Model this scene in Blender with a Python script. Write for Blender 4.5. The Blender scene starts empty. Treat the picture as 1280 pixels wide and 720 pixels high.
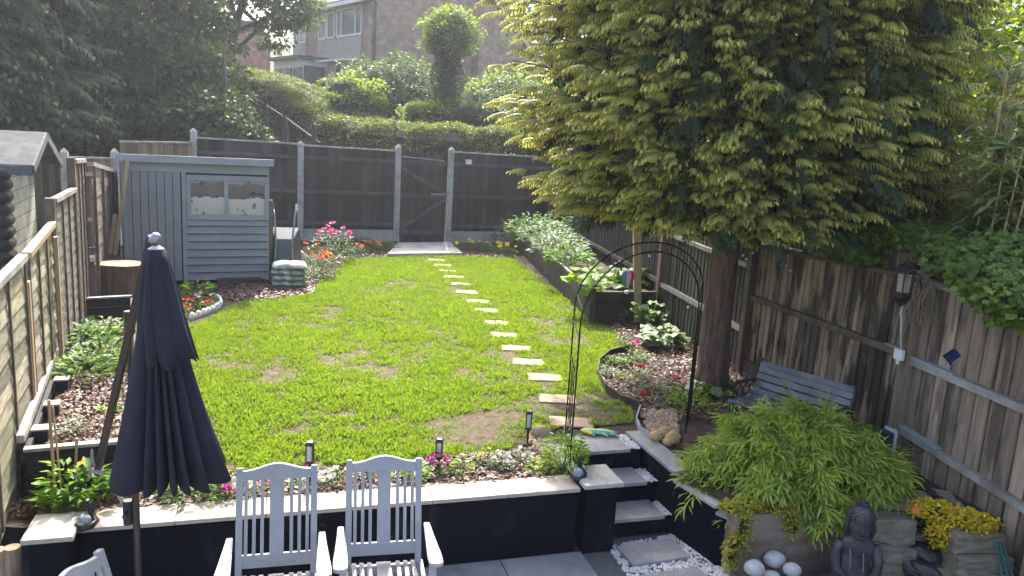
import bpy, math, random
import numpy as np
from mathutils import Vector, Matrix
random.seed(7); rs = np.random.RandomState(11)
R_ = math.radians
scene = bpy.context.scene
col = scene.collection
# ------------------------------------------------------------------ camera
F_PX = 980.0; PITCH = R_(10.97); ROLL = R_(3.4); CAM_H = 2.4
_f = Vector((0, math.cos(PITCH), -math.sin(PITCH)))
_r0 = Vector((1, 0, 0)); _u0 = Vector((0, math.sin(PITCH), math.cos(PITCH)))
_r = _r0*math.cos(ROLL) + _u0*math.sin(ROLL)
_u = -_r0*math.sin(ROLL) + _u0*math.cos(ROLL)
cam_d = bpy.data.cameras.new('camera'); cam = bpy.data.objects.new('camera', cam_d); col.objects.link(cam)
cam.matrix_world = Matrix(((_r.x, _u.x, -_f.x, 0), (_r.y, _u.y, -_f.y, 0), (_r.z, _u.z, -_f.z, CAM_H), (0, 0, 0, 1)))
cam_d.sensor_width = 36; cam_d.lens = 36*F_PX/1280; cam_d.clip_end = 600; cam_d.clip_start = .05
scene.camera = cam
def ray(x, y):
    return _f + _r*((x-640)/F_PX) - _u*((y-360)/F_PX)
def G(x, y, z=0.0):
    d = ray(x, y); k = (z-CAM_H)/d.z
    return Vector((d.x*k, d.y*k, z))
def D(x, y, Y):
    d = ray(x, y); k = Y/d.y
    return Vector((d.x*k, Y, CAM_H+d.z*k))
# ------------------------------------------------------------------ tags
def tag(o, label=None, cat=None, group=None, kind=None):
    if label: o['label'] = label
    if cat: o['category'] = cat
    if group: o['group'] = group
    if kind: o['kind'] = kind
    return o
def thing(name, label, cat, loc=(0, 0, 0), rotz=0, group=None):
    o = bpy.data.objects.new(name, None); col.objects.link(o)
    o.location = loc; o.rotation_euler = (0, 0, rotz); o.empty_display_size = .1
    return tag(o, label, cat, group)
def copy_tree(o, parent=None):
    c = o.copy(); col.objects.link(c); c.parent = parent
    for ch in list(o.children): copy_tree(ch, c)
    return c
# ------------------------------------------------------------------ materials
MATS = {}
def nd(nt, t, **kw):
    n = nt.nodes.new(t)
    for k, v in kw.items():
        if k.startswith('i_'): n.inputs[k[2:].replace('_', ' ')].default_value = v
        else: setattr(n, k, v)
    return n
def ramp(nt, stops):
    n = nt.nodes.new('ShaderNodeValToRGB'); e = n.color_ramp.elements
    while len(e) < len(stops): e.new(.5)
    for i, (p, c) in enumerate(stops):
        e[i].position = p; e[i].color = (c[0], c[1], c[2], 1) if len(c) == 3 else c
    return n
def new_mat(name):
    m = bpy.data.materials.new(name); m.use_nodes = True; nt = m.node_tree
    b = nt.nodes['Principled BSDF']; MATS[name] = m
    return m, nt, b
def mat(name, c1, c2=None, scale=8, rough=.7, bump=.3, stretch=(1, 1, 1), metal=0, dirt=None, dirt_scale=2.0, dirt_amt=.5, spec=.4, detail=8, fine=60, coords='Object', dstretch=(1, 1, 1), dpos=(.48, .62), boards=False):
    """general surface: two-colour noise, optional dirt patches, fine bump"""
    m, nt, b = new_mat(name)
    L = nt.links
    tc = nd(nt, 'ShaderNodeTexCoord'); mp = nd(nt, 'ShaderNodeMapping'); mp.inputs['Scale'].default_value = stretch
    L.new(tc.outputs[coords], mp.inputs['Vector'])
    c2 = c2 or tuple(x*.75 for x in c1)
    n1 = nd(nt, 'ShaderNodeTexNoise', i_Scale=scale, i_Detail=detail, i_Roughness=.65)
    L.new(mp.outputs[0], n1.inputs['Vector'])
    r1 = ramp(nt, [(.35, c2), (.65, c1)]); L.new(n1.outputs['Fac'], r1.inputs[0])
    out = r1.outputs[0]
    if dirt:
        n2 = nd(nt, 'ShaderNodeTexNoise', i_Scale=dirt_scale, i_Detail=6, i_Roughness=.6)
        mp2 = nd(nt, 'ShaderNodeMapping'); mp2.inputs['Scale'].default_value = dstretch
        L.new(tc.outputs[coords], mp2.inputs[0]); L.new(mp2.outputs[0], n2.inputs['Vector'])
        r2 = ramp(nt, [(dpos[0], (0, 0, 0)), (dpos[1], (dirt_amt,)*3)]); L.new(n2.outputs['Fac'], r2.inputs[0])
        mx = nd(nt, 'ShaderNodeMixRGB'); mx.inputs[2].default_value = (*dirt, 1)
        L.new(r2.outputs[0], mx.inputs[0]); L.new(out, mx.inputs[1]); out = mx.outputs[0]
    if boards:
        at = nd(nt, 'ShaderNodeAttribute', attribute_name='rnd'); rb_ = ramp(nt, [(0, (.55, .53, .52)), (.5, (.95, .93, .9)), (1, (1.35, 1.32, 1.28))]); L.new(at.outputs['Fac'], rb_.inputs[0])
        mb_ = nd(nt, 'ShaderNodeMixRGB', blend_type='MULTIPLY'); mb_.inputs[0].default_value = 1; L.new(out, mb_.inputs[1]); L.new(rb_.outputs[0], mb_.inputs[2]); out = mb_.outputs[0]
    L.new(out, b.inputs['Base Color'])
    b.inputs['Roughness'].default_value = rough; b.inputs['Metallic'].default_value = metal
    b.inputs['Specular IOR Level'].default_value = spec
    if bump:
        n3 = nd(nt, 'ShaderNodeTexNoise', i_Scale=fine, i_Detail=5, i_Roughness=.7); L.new(mp.outputs[0], n3.inputs['Vector'])
        bp = nd(nt, 'ShaderNodeBump', i_Strength=bump, i_Distance=.01); L.new(n3.outputs['Fac'], bp.inputs['Height'])
        L.new(bp.outputs[0], b.inputs['Normal'])
    return m
def leaf_mat(name, ca, cb, ctip=None, trans=.45, tcol=None, rough=.5, spec=.35, petal=False):
    """foliage: per-leaf colour from face attribute rnd, young growth colour from point attribute tip"""
    m, nt, b = new_mat(name); L = nt.links
    a = nd(nt, 'ShaderNodeAttribute', attribute_name='rnd')
    r = ramp(nt, [(0, ca), (1, cb)]); L.new(a.outputs['Fac'], r.inputs[0]); out = r.outputs[0]
    if ctip:
        a2 = nd(nt, 'ShaderNodeAttribute', attribute_name='tip'); mx = nd(nt, 'ShaderNodeMixRGB'); mx.inputs[2].default_value = (*ctip, 1)
        L.new(a2.outputs['Fac'], mx.inputs[0]); L.new(out, mx.inputs[1]); out = mx.outputs[0]
    L.new(out, b.inputs['Base Color']); b.inputs['Roughness'].default_value = rough; b.inputs['Specular IOR Level'].default_value = spec
    t = nd(nt, 'ShaderNodeBsdfTranslucent')
    g = nd(nt, 'ShaderNodeMixRGB', blend_type='MULTIPLY'); g.inputs[0].default_value = 1
    g.inputs[2].default_value = (*(tcol or (1.7, 1.6, .6)), 1)
    L.new(out, g.inputs[1]); L.new(g.outputs[0], t.inputs['Color'])
    s = nd(nt, 'ShaderNodeMixShader'); s.inputs[0].default_value = trans
    L.new(b.outputs[0], s.inputs[1]); L.new(t.outputs[0], s.inputs[2])
    L.new(s.outputs[0], nt.nodes['Material Output'].inputs['Surface'])
    return m
# ------------------------------------------------------------------ mesh builder
def link_obj(name, me, m, parent=None, origin=None, smooth=False, bevel=0, world=False, seg=2):
    o = bpy.data.objects.new(name, me); col.objects.link(o)
    if m: me.materials.append(m)
    if origin is not None:
        me.transform(Matrix.Translation(-Vector(origin))); o.location = origin
    if parent is not None:
        if world:
            me.transform(Matrix.Translation(-parent_world(parent)))
        o.parent = parent
    if smooth:
        me.polygons.foreach_set('use_smooth', [True]*len(me.polygons))
    if bevel:
        bv = o.modifiers.new('bevel', 'BEVEL'); bv.width = bevel; bv.segments = seg; bv.limit_method = 'ANGLE'; bv.angle_limit = R_(40)
        bv.harden_normals = False
    return o
def parent_world(p):
    v = Vector((0, 0, 0))
    while p is not None: v += p.location; p = p.parent
    return v
class MB:
    def __init__(s): s.v = []; s.f = []; s.g = []
    def add(s, vs, fs):
        n = len(s.v); s.g.append((n, len(s.f))); s.v += [tuple(v) for v in vs]; s.f += [tuple(i+n for i in f) for f in fs]; return s
    def box(s, c, size, rz=0, M=None):
        x, y, z = (a/2 for a in size)
        vs = [Vector(p) for p in ((-x,-y,-z),(x,-y,-z),(x,y,-z),(-x,y,-z),(-x,-y,z),(x,-y,z),(x,y,z),(-x,y,z))]
        T = M if M is not None else Matrix.Rotation(rz, 3, 'Z')
        vs = [T @ v + Vector(c) for v in vs]
        return s.add(vs, [(0,3,2,1),(4,5,6,7),(0,1,5,4),(1,2,6,5),(2,3,7,6),(3,0,4,7)])
    def beam(s, p0, p1, w, t, up=(0, 0, 1)):
        """box from p0 to p1, w across, t along 'up'"""
        p0 = Vector(p0); p1 = Vector(p1); d = p1-p0; l = d.length; d.normalize()
        side = d.cross(Vector(up))
        if side.length < 1e-4: side = d.cross(Vector((1, 0, 0)))
        side.normalize(); u = side.cross(d)
        M = Matrix((side, d, u)).transposed()
        return s.box((p0+p1)/2, (w, l, t), M=M)
    def tube(s, pts, r, n=8, cap=True):
        pts = [Vector(p) for p in pts]; rr = r if isinstance(r, (list, tuple)) else [r]*len(pts)
        rings = []; prev = None
        for i, p in enumerate(pts):
            d = (pts[min(i+1, len(pts)-1)]-pts[max(i-1, 0)]).normalized()
            a = prev if prev is not None else (Vector((0, 0, 1)) if abs(d.z) < .9 else Vector((1, 0, 0)))
            a = (a-d*a.dot(d)).normalized(); b = d.cross(a); prev = a
            rings.append([p+(a*math.cos(t)+b*math.sin(t))*rr[i] for t in (2*math.pi*k/n for k in range(n))])
        vs = [v for q in rings for v in q]; fs = []
        for i in range(len(pts)-1):
            for k in range(n):
                fs.append((i*n+k, i*n+(k+1) % n, (i+1)*n+(k+1) % n, (i+1)*n+k))
        if cap: fs += [tuple(range(n))[::-1], tuple((len(pts)-1)*n+k for k in range(n))]
        return s.add(vs, fs)
    def lathe(s, c, prof, n=16, sx=1, sy=1, M=None):
        vs = []; fs = []
        for r, z in prof:
            for k in range(n):
                t = 2*math.pi*k/n; v = Vector((r*math.cos(t)*sx, r*math.sin(t)*sy, z))
                if M is not None: v = M @ v
                vs.append(v+Vector(c))
        for i in range(len(prof)-1):
            for k in range(n): fs.append((i*n+k, i*n+(k+1) % n, (i+1)*n+(k+1) % n, (i+1)*n+k))
        fs += [tuple(range(n))[::-1], tuple((len(prof)-1)*n+k for k in range(n))]
        return s.add(vs, fs)
    def prism(s, poly, z0, z1):
        n = len(poly)
        a = sum(poly[i][0]*poly[(i+1) % n][1]-poly[(i+1) % n][0]*poly[i][1] for i in range(n))
        if a < 0: poly = poly[::-1]
        vs = [(p[0], p[1], z0) for p in poly]+[(p[0], p[1], z1) for p in poly]
        fs = [tuple(range(n))[::-1], tuple(range(n, 2*n))]+[(i, (i+1) % n, n+(i+1) % n, n+i) for i in range(n)]
        return s.add(vs, fs)
    def blob(s, c, r, seed=0, amp=.2, n=10, m=7):
        rd = random.Random(seed); r = r if isinstance(r, (tuple, list)) else (r, r, r)
        ph = [(rd.uniform(1, 3), rd.uniform(0, 6), rd.uniform(0, 6)) for _ in range(4)]
        vs = []; fs = []
        for i in range(m+1):
            th = math.pi*i/m
            for k in range(n):
                t = 2*math.pi*k/n; d = Vector((math.sin(th)*math.cos(t), math.sin(th)*math.sin(t), math.cos(th)))
                q = 1+amp*sum(math.sin(f*(d.x*2+d.z)+a)*math.cos(f*(d.y*2-d.z)+b) for f, a, b in ph)/3
                vs.append((c[0]+d.x*r[0]*q, c[1]+d.y*r[1]*q, c[2]+d.z*r[2]*q))
        for i in range(m):
            for k in range(n): fs.append((i*n+k, (i+1)*n+k, (i+1)*n+(k+1) % n, i*n+(k+1) % n))
        return s.add(vs, fs)
    def scl(s, k, c):
        k = k if isinstance(k, tuple) else (k, k, k); s.v = [tuple(c[i]+(v[i]-c[i])*k[i] for i in range(3)) for v in s.v]; return s
    def each(s, name, m, parent=None, **kw):
        """one object per added piece"""
        g = s.g+[(len(s.v), len(s.f))]; out = []
        for i in range(len(s.g)):
            q = MB(); q.v = s.v[g[i][0]:g[i+1][0]]; q.f = [tuple(k-g[i][0] for k in f) for f in s.f[g[i][1]:g[i+1][1]]]
            out.append(q.build(name, m, parent, **kw))
        return out
    def build(s, name, m, parent=None, **kw):
        me = bpy.data.meshes.new(name); me.from_pydata(s.v, [], s.f); me.update()
        if len(s.g) > 3:   # per-board tone
            a = me.attributes.new('rnd', 'FLOAT', 'FACE'); vals = np.zeros(len(s.f)); g = [q[1] for q in s.g]+[len(s.f)]
            for i in range(len(g)-1): vals[g[i]:g[i+1]] = (math.sin(i*12.9898+len(s.f))*43758.5453) % 1
            a.data.foreach_set('value', vals.astype(np.float32))
        me.validate()
        return link_obj(name, me, m, parent, **kw)
# ------------------------------------------------------------------ foliage
def nmesh(name, V, T, rnd=None, tip=None):
    me = bpy.data.meshes.new(name)
    V = np.ascontiguousarray(V, dtype=np.float32); T = np.ascontiguousarray(T, dtype=np.int32)
    me.vertices.add(len(V)); me.vertices.foreach_set('co', V.ravel())
    me.loops.add(T.size); me.loops.foreach_set('vertex_index', T.ravel())
    me.polygons.add(len(T)); me.polygons.foreach_set('loop_start', np.arange(0, T.size, 3, dtype=np.int32))
    me.update(calc_edges=True)
    if rnd is not None:
        a = me.attributes.new('rnd', 'FLOAT', 'FACE'); a.data.foreach_set('value', rnd.astype(np.float32))
    if tip is not None:
        a = me.attributes.new('tip', 'FLOAT', 'POINT'); a.data.foreach_set('value', tip.astype(np.float32))
    return me
def norm(a): return a/np.maximum(np.linalg.norm(a, axis=-1, keepdims=True), 1e-9)
def frames(d, up=None, roll=0.0):
    """rotation matrices whose x axis is d, z close to up"""
    d = norm(np.asarray(d, float)); N = len(d)
    up = np.tile([0, 0, 1.], (N, 1)) if up is None else np.asarray(up, float)
    up = up+rs.normal(0, roll, (N, 3)) if roll else up
    y = np.cross(up, d); bad = np.linalg.norm(y, axis=1) < 1e-3; y[bad] = [0, 1, 0]
    y = norm(y); z = np.cross(d, y)
    return np.stack([d, y, z], axis=2)
def scatter(name, T, loc, rot, sc, m, parent=None, rnd=None, origin=None, world=True):
    tv, tt, ttip = T; N = len(loc); k = len(tv)
    sc = np.asarray(sc, float)
    if sc.ndim == 0: sc = np.full(N, float(sc))
    V = np.einsum('nij,kj->nki', rot, tv)*sc[:, None, None]+np.asarray(loc)[:, None, :]
    V = V.reshape(-1, 3)
    F = (tt[None]+(np.arange(N)*k)[:, None, None]).reshape(-1, 3)
    if rnd is None: rnd = rs.rand(N)
    rr = np.clip(np.repeat(rnd, len(tt))+rs.normal(0, .08, N*len(tt)), 0, 1)
    if parent is not None and world: V = V-np.array(parent_world(parent))[None]
    if origin is not None: V = V-np.array(origin)[None]
    me = nmesh(name, V, F, rr, np.tile(ttip, N))
    o = link_obj(name, me, m, parent)
    if origin is not None: o.location = origin
    return o
def merge_t(parts):
    V = []; F = []; P = []; n = 0
    for v, f, p in parts:
        V.append(v); F.append(f+n); P.append(p); n += len(v)
    return np.concatenate(V), np.concatenate(F), np.concatenate(P)
def xf(T, d=(1, 0, 0), up=(0, 0, 1), loc=(0, 0, 0), s=1):
    M = frames(np.array([d], float), np.array([up], float))[0]
    return (T[0] @ M.T)*s+np.array(loc), T[1], T[2]
def t_leaf(w=.4, droop=.15, fold=.12):
    v = np.array([(0, 0, 0), (.45, w/2, fold*w), (.45, -w/2, fold*w), (.5, 0, -droop*.3), (1, 0, -droop)], float)
    return v, np.array([(0, 3, 1), (0, 2, 3), (1, 3, 4), (3, 2, 4)]), np.array([0, .5, .5, .4, 1.])
def t_diamond(w=.6):
    v = np.array([(0, 0, 0), (.5, w/2, .06), (.5, -w/2, .06), (1, 0, -.1)], float)
    return v, np.array([(0, 2, 1), (1, 2, 3)]), np.array([0, .5, .5, 1.])
def t_blade(w=.1, droop=.5, seg=3):
    v = []; tp = []; x = z = 0; a = .35
    for i in range(seg+1):
        s = i/seg; ww = w/2*(1-.15*s) if i < seg else 0; ww *= (.6 if i == 0 else 1)
        v += [(x, ww, z), (x, -ww, z)] if i < seg else [(x, 0, z)]
        tp += [s, s] if i < seg else [s]
        a -= droop*1.2/seg*(i+1)*.8; x += math.cos(a)/seg; z += math.sin(a)/seg
    f = []
    for i in range(seg-1): f += [(2*i, 2*i+1, 2*i+2), (2*i+1, 2*i+3, 2*i+2)]
    f.append((2*seg-2, 2*seg-1, 2*seg))
    return np.array(v, float), np.array(f), np.array(tp)
def t_ivy():
    a = [(0, 0), (-.12, .28), (.18, .42), (.42, .5), (.55, .24), (1, 0), (.55, -.24), (.42, -.5), (.18, -.42), (-.12, -.28)]
    v = np.array([(.3, 0, -.04)]+[(x, y, .1*abs(y)-.12*max(x, 0)**2) for x, y in a], float)
    n = len(a); return v, np.array([(0, i+1, (i+1) % n+1) for i in range(n)]), np.full(n+1, .5)
def t_round():
    n = 8; v = [(.5, 0, -.03)]+[(.5+.5*math.cos(t), .5*math.sin(t), .05*math.sin(2*t)-.05) for t in (2*math.pi*k/n for k in range(n))]
    return np.array(v, float), np.array([(0, i+1, (i+1) % n+1) for i in range(n)]), np.full(n+1, .5)
def t_frond(nf=6):
    """drooping feathery conifer spray, unit length"""
    parts = []
    rb = random.Random(3)
    for i in range(nf+1):
        s = .12+.88*i/nf; x = s*.92; z = .10*s-.42*s*s
        sides = (1, -1) if i < nf else (0,)
        for sd in sides:
            l = (.50-.26*s)*rb.uniform(.85, 1.15) if sd else .24
            d = np.array([.75, sd*.8, 0]) if sd else np.array([1, 0, 0]); d = d/np.linalg.norm(d)
            p0 = np.array([x, 0, z]); p1 = p0+d*l*.55+np.array([0, 0, -.16*l]); p2 = p0+d*l*.85+np.array([0, 0, -.75*l])
            wv = np.cross(d, [0, 0, 1.])*.045
            v = np.array([p0+wv*.6, p0-wv*.6, p1+wv*1.5, p1-wv*1.5, p2])
            f = np.array([(0, 1, 2), (1, 3, 2), (2, 3, 4)])
            parts.append((v, f, np.array([.03, .03, .14+.38*s, .14+.38*s, .5+.5*s])))
            # small secondary finger
            q1 = p1+np.array([-d[1]*sd*0-.02, 0, 0]); q2 = p1+np.array([d[0]*.12*l, -sd*.18*l, -.7*l])
            v = np.array([p1+wv, p1-wv, (p1+q2)/2+wv*1.2, q2]); parts.append((v, np.array([(0, 1, 2), (1, 3, 2)]), np.array([0, 0, .15, .4+.6*s])))
    sp = np.array([(0, .02, 0), (0, -.02, 0), (.92, 0, -.32)]); parts.append((sp, np.array([(0, 1, 2)]), np.array([0, 0, .5])))
    return merge_t(parts)
def t_sprig(leaf, n, spread=1.0, rise=.3, seed=1, ln=(.8, 1.1)):
    rb = random.Random(seed); parts = []
    for i in range(n):
        s = i/max(n-1, 1); a = (rb.uniform(.5, 1)*spread)*(1 if i % 2 else -1)*(1-.6*s)
        d = (math.cos(a), math.sin(a), rb.uniform(-.2, rise)); l = rb.uniform(*ln)
        parts.append(xf(leaf, d, (rb.uniform(-.3, .3), rb.uniform(-.3, .3), 1), (s*.7, 0, .05*s-.1*s*s), l))
    return merge_t(parts)
def sph(n):
    return norm(rs.normal(size=(n, 3)))
def pip(P, poly):
    x, y = P[:, 0], P[:, 1]; ins = np.zeros(len(P), bool); n = len(poly)
    for i in range(n):
        x0, y0 = poly[i][:2]; x1, y1 = poly[(i+1) % n][:2]
        c = ((y0 > y) != (y1 > y)) & (x < (x1-x0)*(y-y0)/((y1-y0) or 1e-9)+x0); ins ^= c
    return ins
def in_poly(poly, n):
    a = np.array([p[:2] for p in poly]); lo = a.min(0); hi = a.max(0); out = []
    tot = 0
    while tot < n:
        P = lo+rs.rand(n*2, 2)*(hi-lo); P = P[pip(P, poly)]; out.append(P); tot += len(P)
    return np.concatenate(out)[:n]
def vnoise(P, s, seed=0):
    """cheap smooth 2-D value noise 0..1"""
    r = np.random.RandomState(seed); g = r.rand(64, 64); q = P*s+1000; i = np.floor(q).astype(int); f = q-i; f = f*f*(3-2*f)
    a = g[i[:, 0] % 64, i[:, 1] % 64]; b = g[(i[:, 0]+1) % 64, i[:, 1] % 64]; c = g[i[:, 0] % 64, (i[:, 1]+1) % 64]; d = g[(i[:, 0]+1) % 64, (i[:, 1]+1) % 64]
    return (a*(1-f[:, 0])+b*f[:, 0])*(1-f[:, 1])+(c*(1-f[:, 0])+d*f[:, 0])*f[:, 1]
def crown_points(lobes, nclump, per, cr, flat=.7):
    """leaf positions: clumps spread over and inside the lobes' surfaces"""
    vol = np.array([l[3]*l[4]+l[4]*l[5]+l[3]*l[5] for l in lobes]); pr = vol/vol.sum()
    idx = rs.choice(len(lobes), nclump, p=pr); L = np.array(lobes)[idx]
    rad = .62+.42*rs.rand(nclump, 1)**.6
    c = L[:, :3]+sph(nclump)*L[:, 3:6]*rad
    crr = cr*(.6+.8*rs.rand(nclump))
    k = np.repeat(np.arange(nclump), per); d = sph(len(k)); d[:, 2] = np.abs(d[:, 2])*1.0-.35
    p = c[k]+d*crr[k][:, None]*np.array([1, 1, flat])*(.55+.5*rs.rand(len(k), 1))
    tone = np.clip(rs.rand(nclump)[k]*.6+rs.rand(len(k))*.4, 0, 1)
    return p, d, tone
def tree(name, label, cat, base, top, lobes, nclump, per, cr, leaf, m, bark, tr=.2, group=None, T=None, limbs=5, sub=None):
    base = Vector(base); t = thing(name, label, cat, base, 0, group)
    b = MB(); top = Vector(top); mid = base.lerp(top, .5)+Vector((tr*.5, -tr*.3, 0))
    b.tube([base-Vector((0, 0, .2)), base+Vector((0, 0, .3)), mid, top], [tr*1.4, tr, tr*.7, tr*.2], 9)
    for i in range(min(limbs, len(lobes))):
        c = Vector(lobes[i][:3]); s = base.lerp(top, .35+.4*i/max(limbs, 1)); m_ = (s+c)/2-Vector((0, 0, .1))
        b.tube([s, m_, c], [tr*.45, tr*.3, tr*.1], 6)
    b.build('trunk', bark, t, world=True, smooth=True)
    p, d, tone = crown_points(lobes, nclump, per, cr)
    dd = norm(d*.8+sph(len(p))*.7+np.array([0, 0, -.25]))
    scatter('crown', T or t_diamond(.6), p, frames(dd, sph(len(p))+np.array([0, 0, .8])), leaf*(.6+.8*rs.rand(len(p))), m, t, rnd=tone)
    return t
# ------------------------------------------------------------------ material library
M_soil = mat('soil', (.075, .052, .036), (.03, .02, .014), 9, .95, 1.0, fine=45)
M_lawnsoil = mat('thatch', (.15, .11, .07), (.05, .036, .025), 14, .95, .9, fine=70, dirt=(.07, .09, .025), dirt_scale=3, dirt_amt=.5)
M_patio = mat('patio_slate', (.27, .275, .285), (.17, .175, .185), 5, .55, .15, dirt=(.33, .32, .31), dirt_scale=2, dirt_amt=.4)
M_slab = mat('slate_slab', (.30, .30, .30), (.20, .20, .205), 6, .6, .2, dirt=(.36, .34, .31), dirt_scale=5, dirt_amt=.5)
M_slabgap = mat('grout', (.12, .12, .12), None, 20, .9, .3)
M_navy = mat('navy_render', (.004, .0055, .013), (.0025, .0035, .008), 4, .7, .25, dirt=(.045, .047, .052), dirt_scale=6, dirt_amt=.5, dpos=(.56, .70), dstretch=(1, 1, .5), fine=90, spec=.08)
M_coping = mat('cream_coping', (.46, .385, .32), (.36, .305, .255), 5, .6, .15, dirt=(.40, .35, .30), dirt_scale=5, dirt_amt=.35)
M_cap = mat('stone_cap', (.50, .47, .41), (.36, .34, .30), 9, .75, .3, dirt=(.24, .24, .21), dirt_scale=9, dirt_amt=.7)
M_step = mat('buff_stone', (.42, .30, .195), (.30, .215, .145), 9, .85, .4, dirt=(.30, .26, .19), dirt_scale=4, dirt_amt=.5)
M_conc = mat('concrete', (.46, .43, .39), (.33, .31, .28), 10, .85, .4, dirt=(.16, .17, .13), dirt_scale=3, dirt_amt=.5)
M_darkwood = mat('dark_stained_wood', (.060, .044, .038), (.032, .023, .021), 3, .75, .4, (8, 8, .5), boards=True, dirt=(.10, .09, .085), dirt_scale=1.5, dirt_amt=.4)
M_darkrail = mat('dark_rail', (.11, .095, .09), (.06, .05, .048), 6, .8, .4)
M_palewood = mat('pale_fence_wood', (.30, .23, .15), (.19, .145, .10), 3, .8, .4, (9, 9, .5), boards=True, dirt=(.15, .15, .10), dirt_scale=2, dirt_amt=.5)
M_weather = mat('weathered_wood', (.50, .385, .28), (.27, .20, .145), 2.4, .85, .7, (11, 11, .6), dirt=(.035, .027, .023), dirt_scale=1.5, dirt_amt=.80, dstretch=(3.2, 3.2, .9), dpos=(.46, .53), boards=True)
M_weather2 = mat('weathered_wood_pale', (.54, .43, .32), (.31, .235, .175), 2.4, .85, .7, (11, 11, .6), dirt=(.08, .06, .05), dirt_scale=2.4, dirt_amt=.7, dstretch=(3, 3, .6), dpos=(.5, .62), boards=True)
M_greenwood = mat('algae_fence', (.115, .115, .085), (.06, .058, .045), 2.4, .85, .6, (11, 11, .6), boards=True, dirt=(.05, .06, .03), dirt_scale=1.5, dirt_amt=.6)
M_lap = mat('lap_slat', (.40, .38, .29), (.19, .17, .125), 5, .85, .6, (1, 1, 7), dirt=(.24, .27, .11), dirt_scale=2.0, dirt_amt=.7, boards=True)
M_lapdark = mat('lap_slat_grey', (.22, .20, .17), (.11, .095, .08), 5, .85, .6, (1, 1, 7), dirt=(.13, .14, .08), dirt_scale=2.0, dirt_amt=.6)
M_batten = mat('batten_wood', (.16, .12, .085), (.08, .06, .045), 5, .8, .4)
M_newwood = mat('fresh_timber', (.46, .33, .19), (.33, .23, .13), 4, .7, .3, (7, 7, .7), dirt=(.27, .2, .12), dirt_scale=3, dirt_amt=.4)
M_greytimber = mat('grey_timber', (.42, .40, .36), (.25, .235, .21), 5, .8, .5, dirt=(.17, .15, .12), dirt_scale=3, dirt_amt=.6)
M_bedwood = mat('bed_board', (.070, .058, .048), (.036, .029, .024), 6, .8, .5, dirt=(.12, .11, .07), dirt_scale=2, dirt_amt=.4)
M_shed = mat('shed_grey_paint', (.285, .295, .32), (.24, .25, .275), 4, .55, .12, dirt=(.17, .19, .21), dirt_scale=2, dirt_amt=.3)
M_shedline = mat('shed_trim', (.33, .345, .37), (.28, .295, .32), 4, .5, .12)
M_felt = mat('roof_felt', (.11, .11, .115), (.07, .07, .075), 12, .9, .4, dirt=(.2, .2, .2), dirt_scale=2.5, dirt_amt=.3)
M_black = mat('black_plastic', (.020, .021, .023), (.013, .013, .015), 5, .45, .1)
M_blackmetal = mat('black_metal', (.018, .018, .02), None, 5, .4, .1, metal=.6)
M_umbpole = mat('bronze_pole', (.075, .062, .055), (.055, .045, .04), 5, .38, .05, metal=.7)
M_alu = mat('cast_aluminium', (.34, .34, .35), (.24, .24, .25), 9, .42, .2, metal=.7)
M_canopy = mat('navy_canvas', (.020, .022, .036), (.014, .016, .028), 3, .85, .3, fine=180, spec=.25)
M_chair = mat('grey_chair_paint', (.36, .36, .362), (.30, .30, .303), 6, .45, .12, dirt=(.30, .31, .32), dirt_scale=5, dirt_amt=.35)
M_glass = mat('lamp_glass', (.55, .55, .50), (.45, .45, .42), 9, .15, .05, spec=.6)
M_white = mat('white_plastic', (.75, .75, .73), (.66, .66, .64), 6, .45, .05)
M_pebble = mat('white_pebble', (.70, .68, .66), (.45, .44, .43), 7, .6, .2)
M_bark = mat('bark', (.24, .15, .105), (.08, .05, .036), 3, .95, 1.0, (7, 7, 1), fine=18)
M_barkgrey = mat('bark_grey', (.085, .075, .065), (.04, .035, .03), 4, .95, .8, (5, 5, 1), fine=18)
M_terra = mat('terracotta', (.22, .09, .065), (.15, .06, .045), 6, .7, .2)
M_stumptop = mat('cut_wood', (.62, .40, .20), (.50, .31, .15), 12, .7, .2)
M_brickhouse = None
def brick_mat(name, c1, c2, mortar, bw=.225, bh=.075, axes='XZ', rough=.85, msize=.01, dirt=None):
    m, nt, b = new_mat(name); L = nt.links
    tc = nd(nt, 'ShaderNodeTexCoord'); sp = nd(nt, 'ShaderNodeSeparateXYZ'); cb = nd(nt, 'ShaderNodeCombineXYZ')
    L.new(tc.outputs['Object'], sp.inputs[0]); L.new(sp.outputs[axes[0]], cb.inputs[0]); L.new(sp.outputs[axes[1]], cb.inputs[1])
    br = nd(nt, 'ShaderNodeTexBrick'); br.inputs['Scale'].default_value = 1
    br.inputs['Color1'].default_value = (*c1, 1); br.inputs['Color2'].default_value = (*c2, 1); br.inputs['Mortar'].default_value = (*mortar, 1)
    br.inputs['Mortar Size'].default_value = msize; br.inputs['Brick Width'].default_value = bw; br.inputs['Row Height'].default_value = bh
    L.new(cb.outputs[0], br.inputs['Vector'])
    n = nd(nt, 'ShaderNodeTexNoise', i_Scale=3, i_Detail=8); L.new(tc.outputs['Object'], n.inputs['Vector'])
    r = ramp(nt, [(.35, (.62, .62, .6)), (.65, (1.12, 1.1, 1.08))]); L.new(n.outputs['Fac'], r.inputs[0])
    mx = nd(nt, 'ShaderNodeMixRGB', blend_type='MULTIPLY'); mx.inputs[0].default_value = 1
    L.new(br.outputs['Color'], mx.inputs[1]); L.new(r.outputs[0], mx.inputs[2]); L.new(mx.outputs[0], b.inputs['Base Color'])
    b.inputs['Roughness'].default_value = rough
    bp = nd(nt, 'ShaderNodeBump', i_Strength=.4, i_Distance=.01); L.new(br.outputs['Fac'], bp.inputs['Height']); bp.invert = True; L.new(bp.outputs[0], b.inputs['Normal'])
    return m
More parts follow.
